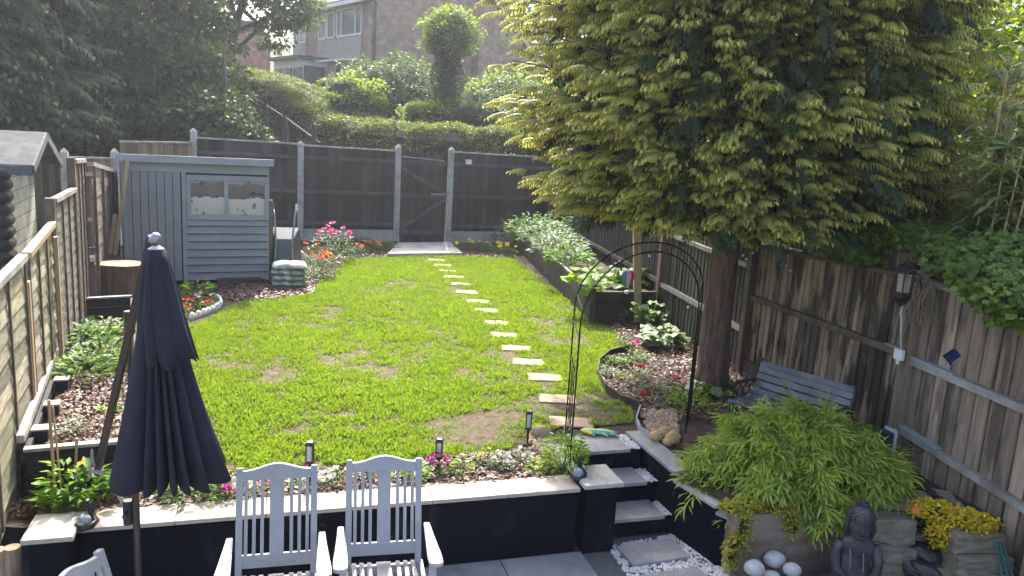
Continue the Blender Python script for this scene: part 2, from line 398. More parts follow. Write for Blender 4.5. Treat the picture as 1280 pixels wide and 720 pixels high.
M_hbrick = brick_mat('house_brick', (.44, .27, .175), (.31, .19, .125), (.38, .32, .26))
M_hbrickY = brick_mat('house_brick_side', (.40, .24, .16), (.29, .175, .12), (.33, .29, .25), axes='YZ')
M_redbrick = brick_mat('orange_brick', (.42, .17, .10), (.33, .13, .08), (.35, .3, .26))
M_gbrick = brick_mat('garden_brick', (.24, .13, .10), (.30, .24, .17), (.22, .20, .17), .2, .065, msize=.008)
M_block = brick_mat('pale_block', (.50, .52, .40), (.44, .47, .36), (.25, .26, .2), .44, .2)
M_tile = brick_mat('roof_tile', (.09, .062, .056), (.06, .043, .04), (.04, .03, .03), .3, .25, 'XY', msize=.03)
M_upvc = mat('white_frame', (.72, .72, .70), (.64, .64, .63), 5, .5, .05)
M_clad = mat('cladding', (.42, .41, .36), (.34, .33, .29), 3, .6, .1)
m, nt, b = new_mat('window_glass'); b.inputs['Base Color'].default_value = (.035, .045, .05, 1); b.inputs['Roughness'].default_value = .1; b.inputs['Specular IOR Level'].default_value = .2; M_wglass = m
_n = nd(nt, 'ShaderNodeTexNoise', i_Scale=1.4); _r2 = ramp(nt, [(.4, (.02, .025, .03)), (.6, (.09, .10, .10))]); nt.links.new(_n.outputs['Fac'], _r2.inputs[0]); nt.links.new(_r2.outputs[0], b.inputs['Base Color'])
# leaf materials
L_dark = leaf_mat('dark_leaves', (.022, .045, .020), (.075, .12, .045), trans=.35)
L_mid = leaf_mat('mid_leaves', (.035, .075, .018), (.09, .16, .03), trans=.4)
L_blue = leaf_mat('blue_conifer', (.025, .05, .026), (.07, .11, .05), (.14, .18, .08), trans=.25)
L_lime = leaf_mat('lime_leaves', (.10, .17, .02), (.22, .30, .03), trans=.5)
L_hedge = leaf_mat('hedge_leaves', (.055, .10, .025), (.16, .20, .055), trans=.45)
L_cyp = leaf_mat('golden_cypress', (.042, .095, .038), (.090, .160, .055), (.92, .80, .20), trans=.46, tcol=(1.3, 1.35, .7))
L_bamboo = leaf_mat('bamboo_leaves', (.07, .17, .022), (.30, .43, .06), (.42, .50, .09), trans=.4)
L_cane = leaf_mat('reed_leaves', (.07, .13, .04), (.21, .30, .10), (.30, .34, .14), trans=.4)
L_ivy = leaf_mat('ivy_leaves', (.022, .060, .012), (.20, .31, .04), trans=.4)
L_plant = leaf_mat('garden_leaves', (.04, .11, .02), (.12, .24, .035), trans=.45)
L_bright = leaf_mat('bright_leaves', (.12, .26, .02), (.22, .38, .03), trans=.5)
L_silver = leaf_mat('silver_leaves', (.10, .18, .08), (.22, .30, .15), trans=.35, tcol=(1.2, 1.2, .8))
L_hosta = leaf_mat('hosta_leaves', (.05, .13, .04), (.09, .19, .06), (.42, .46, .30), trans=.3, tcol=(1.2, 1.2, .7))
L_heu = leaf_mat('burgundy_leaves', (.07, .02, .02), (.14, .04, .035), trans=.3, tcol=(1.6, .7, .6))
L_sedum = leaf_mat('yellow_sedum', (.60, .46, .03), (.85, .66, .05), trans=.25, tcol=(1.2, 1.1, .5))
L_sedumg = leaf_mat('olive_sedum', (.24, .26, .03), (.55, .48, .05), trans=.25, tcol=(1.2, 1.1, .5))
L_grass = leaf_mat('grass_blades', (.06, .15, .016), (.22, .33, .035), (.24, .31, .06), trans=.42, tcol=(1.4, 1.5, .5))
L_mulch = leaf_mat('bark_chips', (.05, .028, .02), (.26, .16, .11), trans=0)
L_twig = leaf_mat('dry_twigs', (.07, .05, .035), (.22, .16, .11), trans=0)
def petal(name, c): return leaf_mat(name, tuple(x*.8 for x in c), c, trans=.35, tcol=(1.1, 1.1, 1.1))
P_pink = petal('pink_petals', (.80, .16, .36)); P_mag = petal('magenta_petals', (.50, .03, .26)); P_red = petal('red_petals', (.60, .02, .03))
P_white = petal('white_petals', (.80, .80, .76)); P_or = petal('orange_petals', (.85, .20, .03)); P_yel = petal('yellow_petals', (.85, .65, .04))
# ------------------------------------------------------------------ the setting
WD = Vector((math.cos(R_(17.4)), math.sin(R_(17.4)), 0)); WB = Vector((-WD.y, WD.x, 0)); WA = R_(17.4)
PZ = -.48
# upper ground with the hill behind it, one sheet
def hill(x, y):
    a = np.clip((y-19.5-.36*x)/17, 0, 1); a = a*a*(3-2*a)
    return a*(2.9)+np.clip((y-40)/60, 0, 1)*9+.25*vnoise(np.stack([x, y], 1), .25, 5)*a
front = [(-60, 4.18), (-2.66, 4.20), (.52, 5.2), (.56, 5.86), (1.13, 6.03), (1.36, 5.42), (1.66, 5.0), (2.72, 5.26), (3.66, 5.0), (60, 5.0)]
mb = MB(); mb.v = [(x, y, -.012) for x, y in front]+[(60, 19.4, -.012), (-60, 19.4, -.012)]
mb.f = [tuple(range(len(mb.v)))]
xs = np.linspace(-90, 90, 91); ys = np.concatenate([np.linspace(19.4, 60, 60), np.linspace(62, 220, 30)])
XX, YY = np.meshgrid(xs, ys); ZZ = hill(XX.ravel(), YY.ravel()).reshape(XX.shape)-.014
n0 = len(mb.v); mb.v += [(float(a), float(b_), float(c)) for a, b_, c in zip(XX.ravel(), YY.ravel(), ZZ.ravel())]
for i in range(len(ys)-1):
    for j in range(len(xs)-1):
        q = n0+i*len(xs)+j; mb.f.append((q, q+1, q+1+len(xs), q+len(xs)))
tag(mb.build('ground', M_soil), kind='structure')
M_hillgrass = mat('hill_undergrowth', (.045, .06, .022), (.025, .03, .014), 3, .95, .8)
bpy.data.objects['ground'].data.materials.append(M_hillgrass)
for p in bpy.data.objects['ground'].data.polygons:
    if p.center.y > 19.4 and p.index > 0: p.material_index = 1
# patio
mb = MB(); mb.add([(-60, -30, PZ-.012), (60, -30, PZ-.012), (60, 6.6, PZ-.012), (-60, 6.6, PZ-.012)], [(0, 1, 2, 3)])
tag(mb.build('patio', M_slabgap), kind='structure')
mb = MB(); rd = random.Random(4)
for i in range(-4, 9):
    for j in range(-8, 0):
        w, h_ = .6, .45
        o = Vector((.6, 5.14, 0))+WD*((i-5)*w+(.3 if j % 2 else 0))+WB*(j*h_+h_/2)
        if (o.x > .84 and o.y > 4.2): continue
        mb.box((o.x, o.y, PZ-.006+rd.uniform(0, .0015)), (w-.008, h_-.008, .02), WA)
tag(mb.build('patio_paving', M_patio, bevel=.002), kind='structure')
# lawn
LAWN = [G(*p) for p in [(200, 592), (330, 588), (450, 583), (560, 572), (640, 562), (672, 548), (700, 533), (735, 533), (792, 528), (788, 512), (757, 492), (746, 468), (755, 448), (785, 432), (768, 414), (736, 398), (700, 368), (668, 345), (642, 325), (560, 321), (470, 323), (432, 325), (425, 338), (400, 352), (392, 368), (330, 376), (300, 378), (282, 388), (262, 400), (236, 410), (214, 420), (196, 470), (170, 560)]]
LP = [(p.x, p.y) for p in LAWN]
mb = MB(); mb.v = [(x, y, -.004) for x, y in LP]; mb.f = [tuple(range(len(LP)))]
tag(mb.build('lawn', M_lawnsoil), kind='structure')
P = in_poly(LP, 560000)
dens = .42*vnoise(P, 1.3, 1)+.34*vnoise(P, 4.3, 2)+.24*vnoise(P, 11, 3)
def spot(px_, py_, r, a):
    c = G(px_, py_); return a*np.exp(-((P[:, 0]-c.x)**2/(r*1.6)**2+(P[:, 1]-c.y)**2/r**2))
bare = sum(spot(*s) for s in [(445, 440, .42, .32), (430, 470, .35, .22), (600, 525, .28, .34), (640, 548, .22, .34), (560, 495, .3, .22), (690, 425, .3, .2), (735, 500, .3, .30), (700, 515, .3, .3), (620, 560, .2, .2), (585, 545, .2, .25), (660, 400, .3, .15), (270, 455, .3, .15), (510, 360, .5, .12), (625, 470, .3, .18), (670, 445, .25, .15)])
keep = rs.rand(len(P)) < np.clip((dens-bare*.9-.12)*3.2, .06, 1)*(.30+.95*np.clip((vnoise(P, 13, 21)-.30)*5, 0, 1))
P = P[keep]; dk = dens[keep]-bare[keep]
STEPS = [(714, 528), (697, 499), (681, 472), (661, 453), (646, 435.5), (630, 419), (620, 404), (608, 388.5), (597, 377), (584, 365.5), (577, 355.5), (567, 346.5), (559, 339), (553, 332), (546, 325.5)]
ok = np.ones(len(P), bool)
for s_ in STEPS:
    c_ = G(*s_); ok &= ~((abs(P[:, 0]-c_.x) < .158) & (P[:, 1]-c_.y > -.118) & (P[:, 1]-c_.y < .10))
P = P[ok]; dk = dk[ok]
near = P[:, 1] < 9
keep = near | (rs.rand(len(P)) < .55); P = P[keep]; dk = dk[keep]
N = len(P); d = norm(np.stack([rs.normal(0, .45, N), rs.normal(0, .45, N)-.08, np.ones(N)], 1))
T = (np.array([(0, .5, 0), (0, -.5, 0), (.62, .38, .0), (1., 0, .35)]), np.array([(0, 1, 2), (1, 3, 2)]), np.array([0, 0, .5, 1.]))
T[0][:, 1] *= .105; T = (T[0]*np.array([1, 1, 1]), T[1], T[2])
hgt = (.022+.036*rs.rand(N)**1.7)*np.clip(.55+dk*1.0, .5, 1.25)*(1+np.clip((P[:, 1]-8)*.03, 0, .3))
tone = np.clip(vnoise(P, 1.7, 8)*.45+vnoise(P, 7, 9)*.35+rs.rand(N)*.3, 0, 1)
tag(scatter('lawn_grass', T, np.column_stack([P, np.full(N, -.003)]), frames(d, np.column_stack([rs.normal(size=(N, 2)), np.zeros(N)])), hgt, L_grass, rnd=tone), 'short bright green lawn grass with worn bare patches', 'grass', kind='stuff')
# mulch
def chips(name, polys, n, z, size, m, label):
    P = np.concatenate([np.column_stack([in_poly(pl, int(n*f)), np.full(int(n*f), zz)]) for pl, f, zz in polys])
    N = len(P); P[:, 2] += z+rs.rand(N)*.012; v = np.array([(-.5, -.22, 0), (.5, -.16, .05), (.4, .22, 0), (-.45, .18, .08)])
    d = norm(np.column_stack([rs.normal(size=(N, 2)), rs.normal(0, .25, N)]))
    tag(scatter(name, (v, np.array([(0, 1, 2), (0, 2, 3)]), np.zeros(4)), P, frames(d, roll=.4), size*(.5+rs.rand(N)), m), label, 'bark chips', kind='stuff')
# ------------------------------------------------------------------ fences
def V2(p, z=0): return Vector((p[0], p[1], z))
def closeboard(A, B, zb, zt, w=.105, out=1, seed=0, jit=.006, thick=.016, side=None, gap=-.008):
    """feather-edged vertical boards from A to B; zb/zt = (at A, at B); out=+1 puts them on the left of A->B"""
    A = V2(A); B = V2(B); d = B-A; l = d.length; d.normalize(); nrm = Vector((-d.y, d.x, 0))*out
    rd = random.Random(seed); mb = MB(); n = max(1, round(l/w)); w = l/n
    for i in range(n):
        s0 = i*w+gap; s1 = (i+1)*w; f = (i+.5)/n
        z0 = zb[0]+(zb[1]-zb[0])*f; z1 = zt[0]+(zt[1]-zt[0])*f+rd.uniform(-jit, jit)
        o0 = rd.uniform(0, .003); tl = rd.uniform(-.004, .004)
        vs = []
        for z, q in ((z0, 0), (z1, tl)):
            for s, t in ((s0, .004), (s1, thick)):
                for k in (0, t):
                    p = A+d*(s+q)+nrm*(k+o0+.003*(i % 2)); vs.append((p.x, p.y, z))
        # order: z0:(s0,0)(s0,t)(s1,0)(s1,t) z1: ...
        mb.add(vs, [(0, 1, 3, 2), (4, 6, 7, 5), (1, 5, 7, 3), (0, 2, 6, 4), (0, 4, 5, 1), (2, 3, 7, 6)])
    return mb
def lap_panel(A, B, zb, zt, out=1, seed=0, step=.115):
    A = V2(A); B = V2(B); d = B-A; l = d.length; d.normalize(); nrm = Vector((-d.y, d.x, 0))*out
    rd = random.Random(seed); mb = MB(); H = max(zt)-zb; n = int(H/step); ns = 8
    for i in range(n):
        ph = rd.uniform(0, 6); fr = rd.uniform(2, 5); am = rd.uniform(.004, .012)
        vs = []; tl = rd.uniform(-.01, .01)
        for j in range(ns+1):
            s = l*j/ns; top = zt[0]+(zt[1]-zt[0])*j/ns
            za = zb+i*step-.02+am*math.sin(fr*s+ph)+tl*j/ns; zc = min(zb+(i+1)*step+.012, top-.005); za = min(za, top-.03)
            for z, o in ((za, .016), (za, .022), (zc, .008), (zc, .002)):
                p = A+d*s+nrm*o; vs.append((p.x, p.y, z))
        fs = []
        for j in range(ns):
            a = 4*j; c = a+4
            for k in range(4): fs.append((a+k, a+(k+1) % 4, c+(k+1) % 4, c+k))
        fs += [(0, 1, 2, 3), (4*ns+3, 4*ns+2, 4*ns+1, 4*ns)]
        mb.add(vs, fs)
    return mb
BF = lambda x: 17.9+.36*(x+.06)
def bp(x, off=0): return (x-off*.34, BF(x)-off*.94)
# back fence ----------------------------------------------------------
t = thing('back_fence', 'dark stained board fence with concrete posts across the end of the lawn', 'fence', (-4.5, BF(-4.5), 0))
pxs = [-6.42, -4.5, -2.60, -1.50, .78]
tops = [2.12, 1.98, 2.02, 2.02, 2.0]
for i, x in enumerate(pxs[:4]):
    mb = MB(); p = bp(x); mb.box((p[0], p[1], tops[i]/2), (.12, .12, tops[i]), WA+.02)
    mb.lathe((p[0], p[1], tops[i]), [(.08, 0), (.03, .05), (.004, .06)], 4); mb.build('post', M_conc, t, world=True, bevel=.006)
for a, b_, zt in ((0, 1, 1.98), (1, 2, 1.94), (3, 4, 1.96)):
    A = bp(pxs[a]+.06); B = bp(pxs[b_]-.06); seed = a
    closeboard(A, B, (.24, .24), (zt, zt-.02), .1, -1, seed).build('panel', M_darkwood, t, world=True)
    mb = MB(); A1 = V2(bp(pxs[a]+.06, .045)); B1 = V2(bp(pxs[b_]-.06, .045))
    for z in (.36, 1.02, 1.72): mb.beam(A1+Vector((0, 0, z)), B1+Vector((0, 0, z)), .05, .07)
    mb.each('rail', M_darkrail, t, world=True)
    mb = MB(); mb.beam(V2(A, zt+.02), V2(B, zt), .07, .03); mb.build('capping', M_greytimber, t, world=True)
    mb = MB(); mb.beam(V2(bp(pxs[a]+.06, .0), .12), V2(bp(pxs[b_]-.06, .0), .12), .045, .24); mb.build('gravel_board', M_conc, t, world=True)
c = bp(-.98, .07); mb = MB(); mb.box((c[0]-.12, c[1]-.02, 1.78), (.13, .07, .1), WA); mb.box((c[0]-.11, c[1]-.055, 1.79), (.05, .03, .03), WA)
tag(mb.build('security_light', M_white, origin=(c[0], c[1], 1.73)), 'small white box light high on the dark back fence right of the gate', 'light')
mb = MB(); 
# gate
A = bp(-2.52); B = bp(-1.58); g = thing('garden_gate', 'dark boarded garden gate set between two concrete posts of the back fence', 'gate', (A[0], A[1], 0))
closeboard(A, B, (-.02, -.02), (1.93, 1.92), .1, -1, 9).build('board_panel', M_darkwood, g, world=True)
mb = MB(); o = [V2(bp(x, .045)) for x in (-2.52, -1.58)]
for z in (.2, 1.0, 1.72): mb.beam(o[0]+Vector((0, 0, z)), o[1]+Vector((0, 0, z)), .04, .09)
mb.beam(o[0]+Vector((0, 0, .25)), o[1]+Vector((0, 0, .95)), .038, .08); mb.beam(o[0]+Vector((0, 0, 1.6)), o[1]+Vector((0, 0, 1.06)), .036, .07)
mb.build('brace', M_darkrail, g, world=True)
mb = MB(); mb.beam(o[0]+Vector((.03, -.03, 1.83)), o[1]+Vector((-.05, -.03, 1.78)), .03, .025); mb.build('top_strip', M_greytimber, g, world=True)
mb = MB(); mb.beam(V2(bp(-1.86, .09), 1.05), V2(bp(-1.56, .09), 1.05), .02, .035); mb.tube([V2(bp(-1.8, .1), 1.05), V2(bp(-1.8, .14), 1.05)], .012, 8); mb.build('bolt', M_alu, g, world=True)
# pale fence left of the shed --------------------------------------------------------
t = thing('pale_fence', 'pale unstained board fence with concrete posts behind the grey shed and leaning panel', 'fence', (-8.0, 13.6, 0))
Pn = [D(80, 190, 13.6), D(143, 190, 14.3), D(240, 190, 15.5)]
Pn = [(p.x, p.y) for p in Pn]
for i, (x, y) in enumerate(Pn[:2]):
    h_ = D(80, 190, 13.6).z if i == 0 else D(143, 190, 14.3).z
    mb = MB(); mb.box((x, y, h_/2), (.12, .12, h_), .3); mb.lathe((x, y, h_), [(.08, 0), (.03, .05), (.004, .06)], 4); mb.build('post', M_conc, t, world=True, bevel=.006)
zl = D(80, 197, 13.6).z
closeboard(Pn[0], Pn[1], (.0, .0), (zl, zl-.02), .1, -1, 3).build('panel', M_palewood, t, world=True)
zl2 = D(150, 178, 14.6).z
closeboard((Pn[1][0]+.05, Pn[1][1]+.12), (Pn[2][0], Pn[2][1]), (.1, .1), (zl2, zl2+.02), .1, -1, 4).build('panel', M_palewood, t, world=True)
mb = MB(); mb.beam(V2(Pn[0], zl+.01), V2(Pn[1], zl-.01), .07, .035); mb.beam(V2((Pn[1][0]+.05, Pn[1][1]+.12), zl2+.02), V2(Pn[2], zl2+.04), .07, .035)
for z in (.5, 1.3): mb.beam(V2((Pn[0][0]+.02, Pn[0][1]-.06), z), V2((Pn[1][0], Pn[1][1]-.06), z), .05, .06)
mb.each('rail', M_greytimber, t, world=True)
closeboard((-13.5, 11.9), (Pn[0][0]-.06, Pn[0][1]), (.1, .1), (1.75, 1.75), .1, -1, 3).build('panel', M_greenwood, t, world=True)
# left lap fence ---------------------------------------------------------------------
t = thing('lap_fence', 'weathered pale lap panel fence stepping up along the left of the garden', 'fence', (-3.4, 5.3, 0))
def lx(y): return -2.92-.434*(y-4.25)
secs = [(3.55, 5.22, 1.38, 1.40, M_lap), (5.34, 6.52, 1.39, 1.45, M_lap), (6.64, 7.98, 1.63, 1.60, M_lapdark), (8.08, 8.98, 1.88, 1.84, M_lapdark)]
for i, (y0, y1, z0, z1, mt) in enumerate(secs):
    A = (lx(y0), y0); B = (lx(y1), y1)
    lap_panel(A, B, -.02, (z0, z1), -1, i+5).build('panel', mt, t, world=True)
    d = (V2(B)-V2(A)).normalized(); n_ = Vector((d.y, -d.x, 0)); L_ = (V2(B)-V2(A)).length
    mb = MB(); nb = 3
    for k in range(nb+1):
        s = .02+(L_-.04)*k/nb; q = V2(A)+d*s+n_*.028; mb.beam(q+Vector((0, 0, 0)), q+Vector((0, 0, z0+(z1-z0)*s/L_-.03)), .026, .014, up=(n_.x, n_.y, 0))
    mb.each('batten', M_batten, t, world=True)
    mb = MB(); mb.beam(V2(A, z0)+n_*.018, V2(B, z1)+n_*.018, .06, .045); mb.build('top_rail', M_greytimber if i != 1 else M_newwood, t, world=True, bevel=.003)
for i, (y, h_, mt) in enumerate([(5.28, 1.22, M_newwood), (6.58, 1.66, M_batten), (8.03, 1.92, M_batten)]):
    mb = MB(); mb.box((lx(y), y, h_/2), (.075, .075, h_), .43); mb.build('post', mt, t, world=True, bevel=.004)
mb = MB(); mb.box((lx(6.4)+.05, 6.42, .68), (.03, .06, 1.36), .43); mb.build('post', M_newwood, t, world=True)
# leaning panel at far end
t = thing('leaning_panel', 'brown lap panel turned across the gap left of the grey shed', 'fence panel', (-5.0, 9.05, 0))
A = (-5.02, 9.1); B = (-5.95, 12.6)
pa = D(113, 205, 9.1); pb = D(142, 214, 11.6)
A = (pa.x, pa.y); B = (pb.x, pb.y)
lap_panel(A, B, 0, (pa.z, pb.z), -1, 31, .2).build('panel', M_lapdark, t, world=True)
d = (V2(B)-V2(A)).normalized(); n_ = Vector((d.y, -d.x, 0)); L_ = (V2(B)-V2(A)).length
mb = MB()
for k in range(4):
    s = .02+(L_-.04)*k/3; q = V2(A)+d*s+n_*.034; mb.beam(q, q+Vector((0, 0, pa.z+(pb.z-pa.z)*s/L_-.02)), .03, .03, up=(n_.x, n_.y, 0))
mb.each('batten', M_batten, t, world=True)
mb = MB(); mb.beam(V2(A, pa.z), V2(B, pb.z), .07, .05); mb.build('top_rail', M_greytimber, t, world=True)
# right fence ------------------------------------------------------------------------
t = thing('board_fence', 'old weathered brown board fence with rails along the right side, stained near the bench', 'fence', (3.2, 6.02, 0))
RF = [(.78, 18.2), (2.1, 10.75), (2.62, 8.38), (3.2, 6.02), (3.60, 4.72), (4.25, 2.6)]
RT = [(1.75, 1.75), (1.62, 1.55), (1.40, 1.50), (1.49, 1.42), (1.40, 1.15)]
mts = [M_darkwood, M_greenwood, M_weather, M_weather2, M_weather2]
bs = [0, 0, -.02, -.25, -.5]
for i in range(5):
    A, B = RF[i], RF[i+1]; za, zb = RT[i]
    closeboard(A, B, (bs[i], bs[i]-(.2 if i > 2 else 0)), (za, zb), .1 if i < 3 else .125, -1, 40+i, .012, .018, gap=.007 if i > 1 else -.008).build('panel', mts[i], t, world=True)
    if i > 1: mb = MB(); _n = Vector(((B[1]-A[1]), -(B[0]-A[0]), 0)).normalized(); mb.beam(V2(A, (bs[i]+min(za, zb)-.04)/2)-_n*.012, V2(B, (bs[i]+min(za, zb)-.04)/2)-_n*.012, .01, min(za, zb)-.04-bs[i]+.1); mb.build('dark_gap_board', M_bedwood, t, world=True)  # dark board added behind the planks so the gaps read black
    d = (V2(B)-V2(A)).normalized(); n_ = Vector((d.y, -d.x, 0))
    o = n_*.03
    rz = {0: (.55, .52, 1.2, 1.2), 1: (.5, .45, 1.22, 1.16), 2: (.84, .88, None, None), 3: (.85, .80, .28, .14), 4: (.78, .5, .1, -.2)}[i]
    mb = MB(); wgt = .05
    mb.beam(V2(A, rz[0])+n_*.035, V2(B, rz[1])+n_*.035, .06, .06)
    if rz[2] is not None: mb.beam(V2(A, rz[2])+n_*.035, V2(B, rz[3])+n_*.035, .055, .055)
    mb.build('rail', [M_darkrail, M_greytimber, M_batten, M_greytimber, M_greytimber][i], t, world=True, bevel=.004) if 0 else mb.each('rail', [M_darkrail, M_greytimber, M_batten, M_greytimber, M_greytimber][i], t, world=True, bevel=.004)
    if i >= 2:
        mb = MB(); mb.beam(V2(A, za+.0)+n_*.03, V2(B, zb+.0)+n_*.03, .10, .035); mb.build('capping', M_greytimber if i > 2 else M_batten, t, world=True, bevel=.003)
        if i < 4:
            mb = MB(); mb.beam(V2(A, .08+bs[i])+n_*.045, V2(B, .08+bs[i]-(.22 if i == 3 else 0))+n_*.045, .03, .19); mb.build('gravel_board', M_bedwood if i == 2 else M_batten, t, world=True)
    # trellis boards rising above the capping
for i, (x, y) in enumerate(RF[1:-1]):
    zt = [1.65, 1.46, 1.56, 1.5][i]; n_ = Vector((-.97, -.24, 0))
    mb = MB(); mb.box((x+n_.x*.05, y+n_.y*.05, (zt-.6)/2), (.095, .095, zt+.6), .25); mb.build('post', M_weather2 if i != 1 else M_batten, t, world=True, bevel=.006)
closeboard((2.66, 8.36), (3.24, 6.1), (1.45, 1.5), (1.60, 1.66), .1, 1, 77, .015).build('upper_boards', M_weather, t, world=True)
# galvanised caps on rails by the post
M_galv = mat('painted_metal_strip', (.36, .40, .43), (.27, .30, .33), 8, .5, .1)
mb = MB(); n3 = Vector((-.955, -.295, 0)); d3 = Vector((.295, -.955, 0)).normalized()
P1_ = V2(RF[3])
for z, zz, s0, s1 in ((.85, .83, .02, .45), (.28, .234, .03, .42), (1.467, .0, .02, .4)): 
    zz = zz or 1.447; q0 = P1_+d3*s0+n3*.036; q1 = P1_+d3*s1+n3*.036; mb.beam(q0+Vector((0, 0, z+.037)), q1+Vector((0, 0, zz+.037)), .070, .012)
q0 = P1_+Vector((-.245, .97, 0)).normalized()*.25-Vector((.035, .01, 0)); mb.beam(q0+Vector((0, 0, .915)), P1_+Vector((-.06, 0, .917)), .072, .012)
mb.each('metal_strip', M_galv, t, world=True)
# ------------------------------------------------------------------ walls, steps
t = thing('retaining_wall', 'low navy rendered wall with cream coping along the front of the lawn', 'wall', (-1, 4.7, PZ))
WL0 = Vector((-2.45, 4.20, 0)); WR0 = Vector((.56, 5.14, 0)); dW = (WR0-WL0).normalized(); nW = Vector((-dW.y, dW.x, 0))
mb = MB(); a = WL0+nW*.11; b_ = WR0+nW*.11; mb.beam(a+Vector((0, 0, (PZ-.04)/2-.01)), b_+Vector((0, 0, (PZ-.04)/2-.01)), .18, -(PZ)-.03); mb.build('wall_face', M_navy, t, world=True)
L_ = (WR0-WL0).length; nc = 6
for k in range(nc):
    s0 = L_*k/nc+.002; s1 = L_*(k+1)/nc-.002
    mb = MB(); mb.beam(WL0+dW*s0+nW*.10+Vector((0, 0, -.004)), WL0+dW*s1+nW*.10+Vector((0, 0, -.004)), .235, .028); mb.build('coping', M_coping, t, world=True, bevel=.003)
def pillar(c, w, d, ztop, label, name='wall_pillar', capn=.03):
    t = thing(name, label, 'pillar', (c[0], c[1], PZ), WA)
    mb = MB(); mb.box((0, 0, (ztop-.035-PZ)/2), (w, d, ztop-.035-PZ)); mb.build('shaft', M_navy, t, bevel=.003)
    mb = MB(); x = w/2+capn; y = d/2+capn; z = ztop-PZ-.035
    mb.add([(-x,-y,z+.001),(x,-y,z+.001),(x,y,z+.001),(-x,y,z+.001),(-x,-y,z+.03),(x,-y,z+.03),(x,y,z+.03),(-x,y,z+.03),(0,0,z+.042)], [(0,3,2,1),(0,1,5,4),(1,2,6,5),(2,3,7,6),(3,0,4,7),(4,5,8),(5,6,8),(6,7,8),(7,4,8)])
    mb.build('cap', M_cap, t, bevel=.002)
pillar((.68, 5.28), .235, .27, .055, 'navy square pillar with pale stone cap beside the garden steps')
pillar((-2.545, 4.13), .20, .25, .06, 'navy square pillar with pale stone cap at the left end of the low wall')
# log edging left of pillar
mb = MB()
for k in range(7): mb.tube([(-2.72-.075*k, 4.02-.02*k, PZ-.02), (-2.72-.075*k, 4.02-.02*k, -.03-.01*(k % 3))], .042, 9)
tag(mb.build('log_edging', M_weather2, origin=(-2.9, 4.0, PZ), smooth=False), 'short row of round log edging left of the left wall pillar', 'edging')
# steps
t = thing('garden_steps', 'three slate garden steps with navy risers between the two navy walls', 'steps', (.95, 5.6, PZ))
F = [((.60, 5.80), (1.125, 5.97), 0.0, .34), ((.69, 5.55), (1.235, 5.725), -.16, .28), ((.765, 5.32), (1.345, 5.50), -.32, .27)]
for i, (a, b_, z, dep) in enumerate(F):
    a = V2(a); b_ = V2(b_); d = (b_-a).normalized(); n_ = Vector((-d.y, d.x, 0))
    e = b_-d*(.13 if i else .0)
    e = b_-d*.11
    mb = MB(); mb.beam(a+n_*(dep/2-.015)+Vector((0, 0, z-.014)), e+n_*(dep/2-.015)+Vector((0, 0, z-.014)), dep, .028); mb.build('tread', M_slab, t, world=True, bevel=.003)
    mb = MB(); mb.beam(a+n_*(.02+dep/2+.02)+Vector((0, 0, z-.03-.065)), b_+n_*(.02+dep/2+.02)+Vector((0, 0, z-.03-.065)), dep+.04, .13); mb.build('riser', M_navy, t, world=True)
t = thing('step_side_wall', 'low navy wall with slate coping on the right side of the steps', 'wall', (1.2, 5.6, PZ))
SW = [(1.04, 6.28), (1.30, 5.50), (1.52, 5.10), (1.66, 4.96)]
for i in range(3):
    a, b_ = V2(SW[i]), V2(SW[i+1]); d = (b_-a).normalized(); n_ = Vector((-d.y, d.x, 0)); zt = [0, -.06, -.10][i]
    mb = MB(); mb.beam(a+n_*.075+Vector((0, 0, (zt+PZ)/2-.02)), b_+n_*.075+Vector((0, 0, (zt+PZ)/2-.02)), .15, zt-PZ-.03+.04); mb.build('wall_face', M_navy, t, world=True)
    mb = MB(); mb.beam(a+n_*.075+Vector((0, 0, zt+.0)), b_+n_*.075-d*.006+Vector((0, 0, zt+.0)), .175, .026); mb.build('coping', M_slab if i != 1 else M_cap, t, world=True, bevel=.003)
# left inner coping of stair
mb = MB(); a = Vector((.50, 5.43, .012)); b_ = Vector((.37, 5.86, .012)); mb.beam(a+WD*.05, b_+WD*.05, .15, .03); t = thing('step_edge_wall', 'short stone topped navy wall running back from the pillar left of the steps', 'wall', (.55, 5.6, PZ))
mb.build('coping', M_cap, t, world=True, bevel=.003)
mb = MB(); mb.beam(a+WD*.07+Vector((0, 0, -.26)), b_+WD*.07+Vector((0, 0, -.26)), .12, .48); mb.build('wall_face', M_navy, t, world=True)
# slabs at foot of steps
for i, (c, lab) in enumerate([((1.12, 5.17), 'slate slab in white pebbles directly at the foot of the steps'), ((1.23, 4.80), 'slate slab in white pebbles nearest the camera at the foot of the steps')]):
    mb = MB(); mb.box((c[0], c[1], PZ+.008), (.46, .26, .03), WA+.05); tag(mb.build('paving_slab', M_slab, origin=(c[0], c[1], PZ), bevel=.004), lab, 'paving slab', 'slate slabs in the white pebbles')
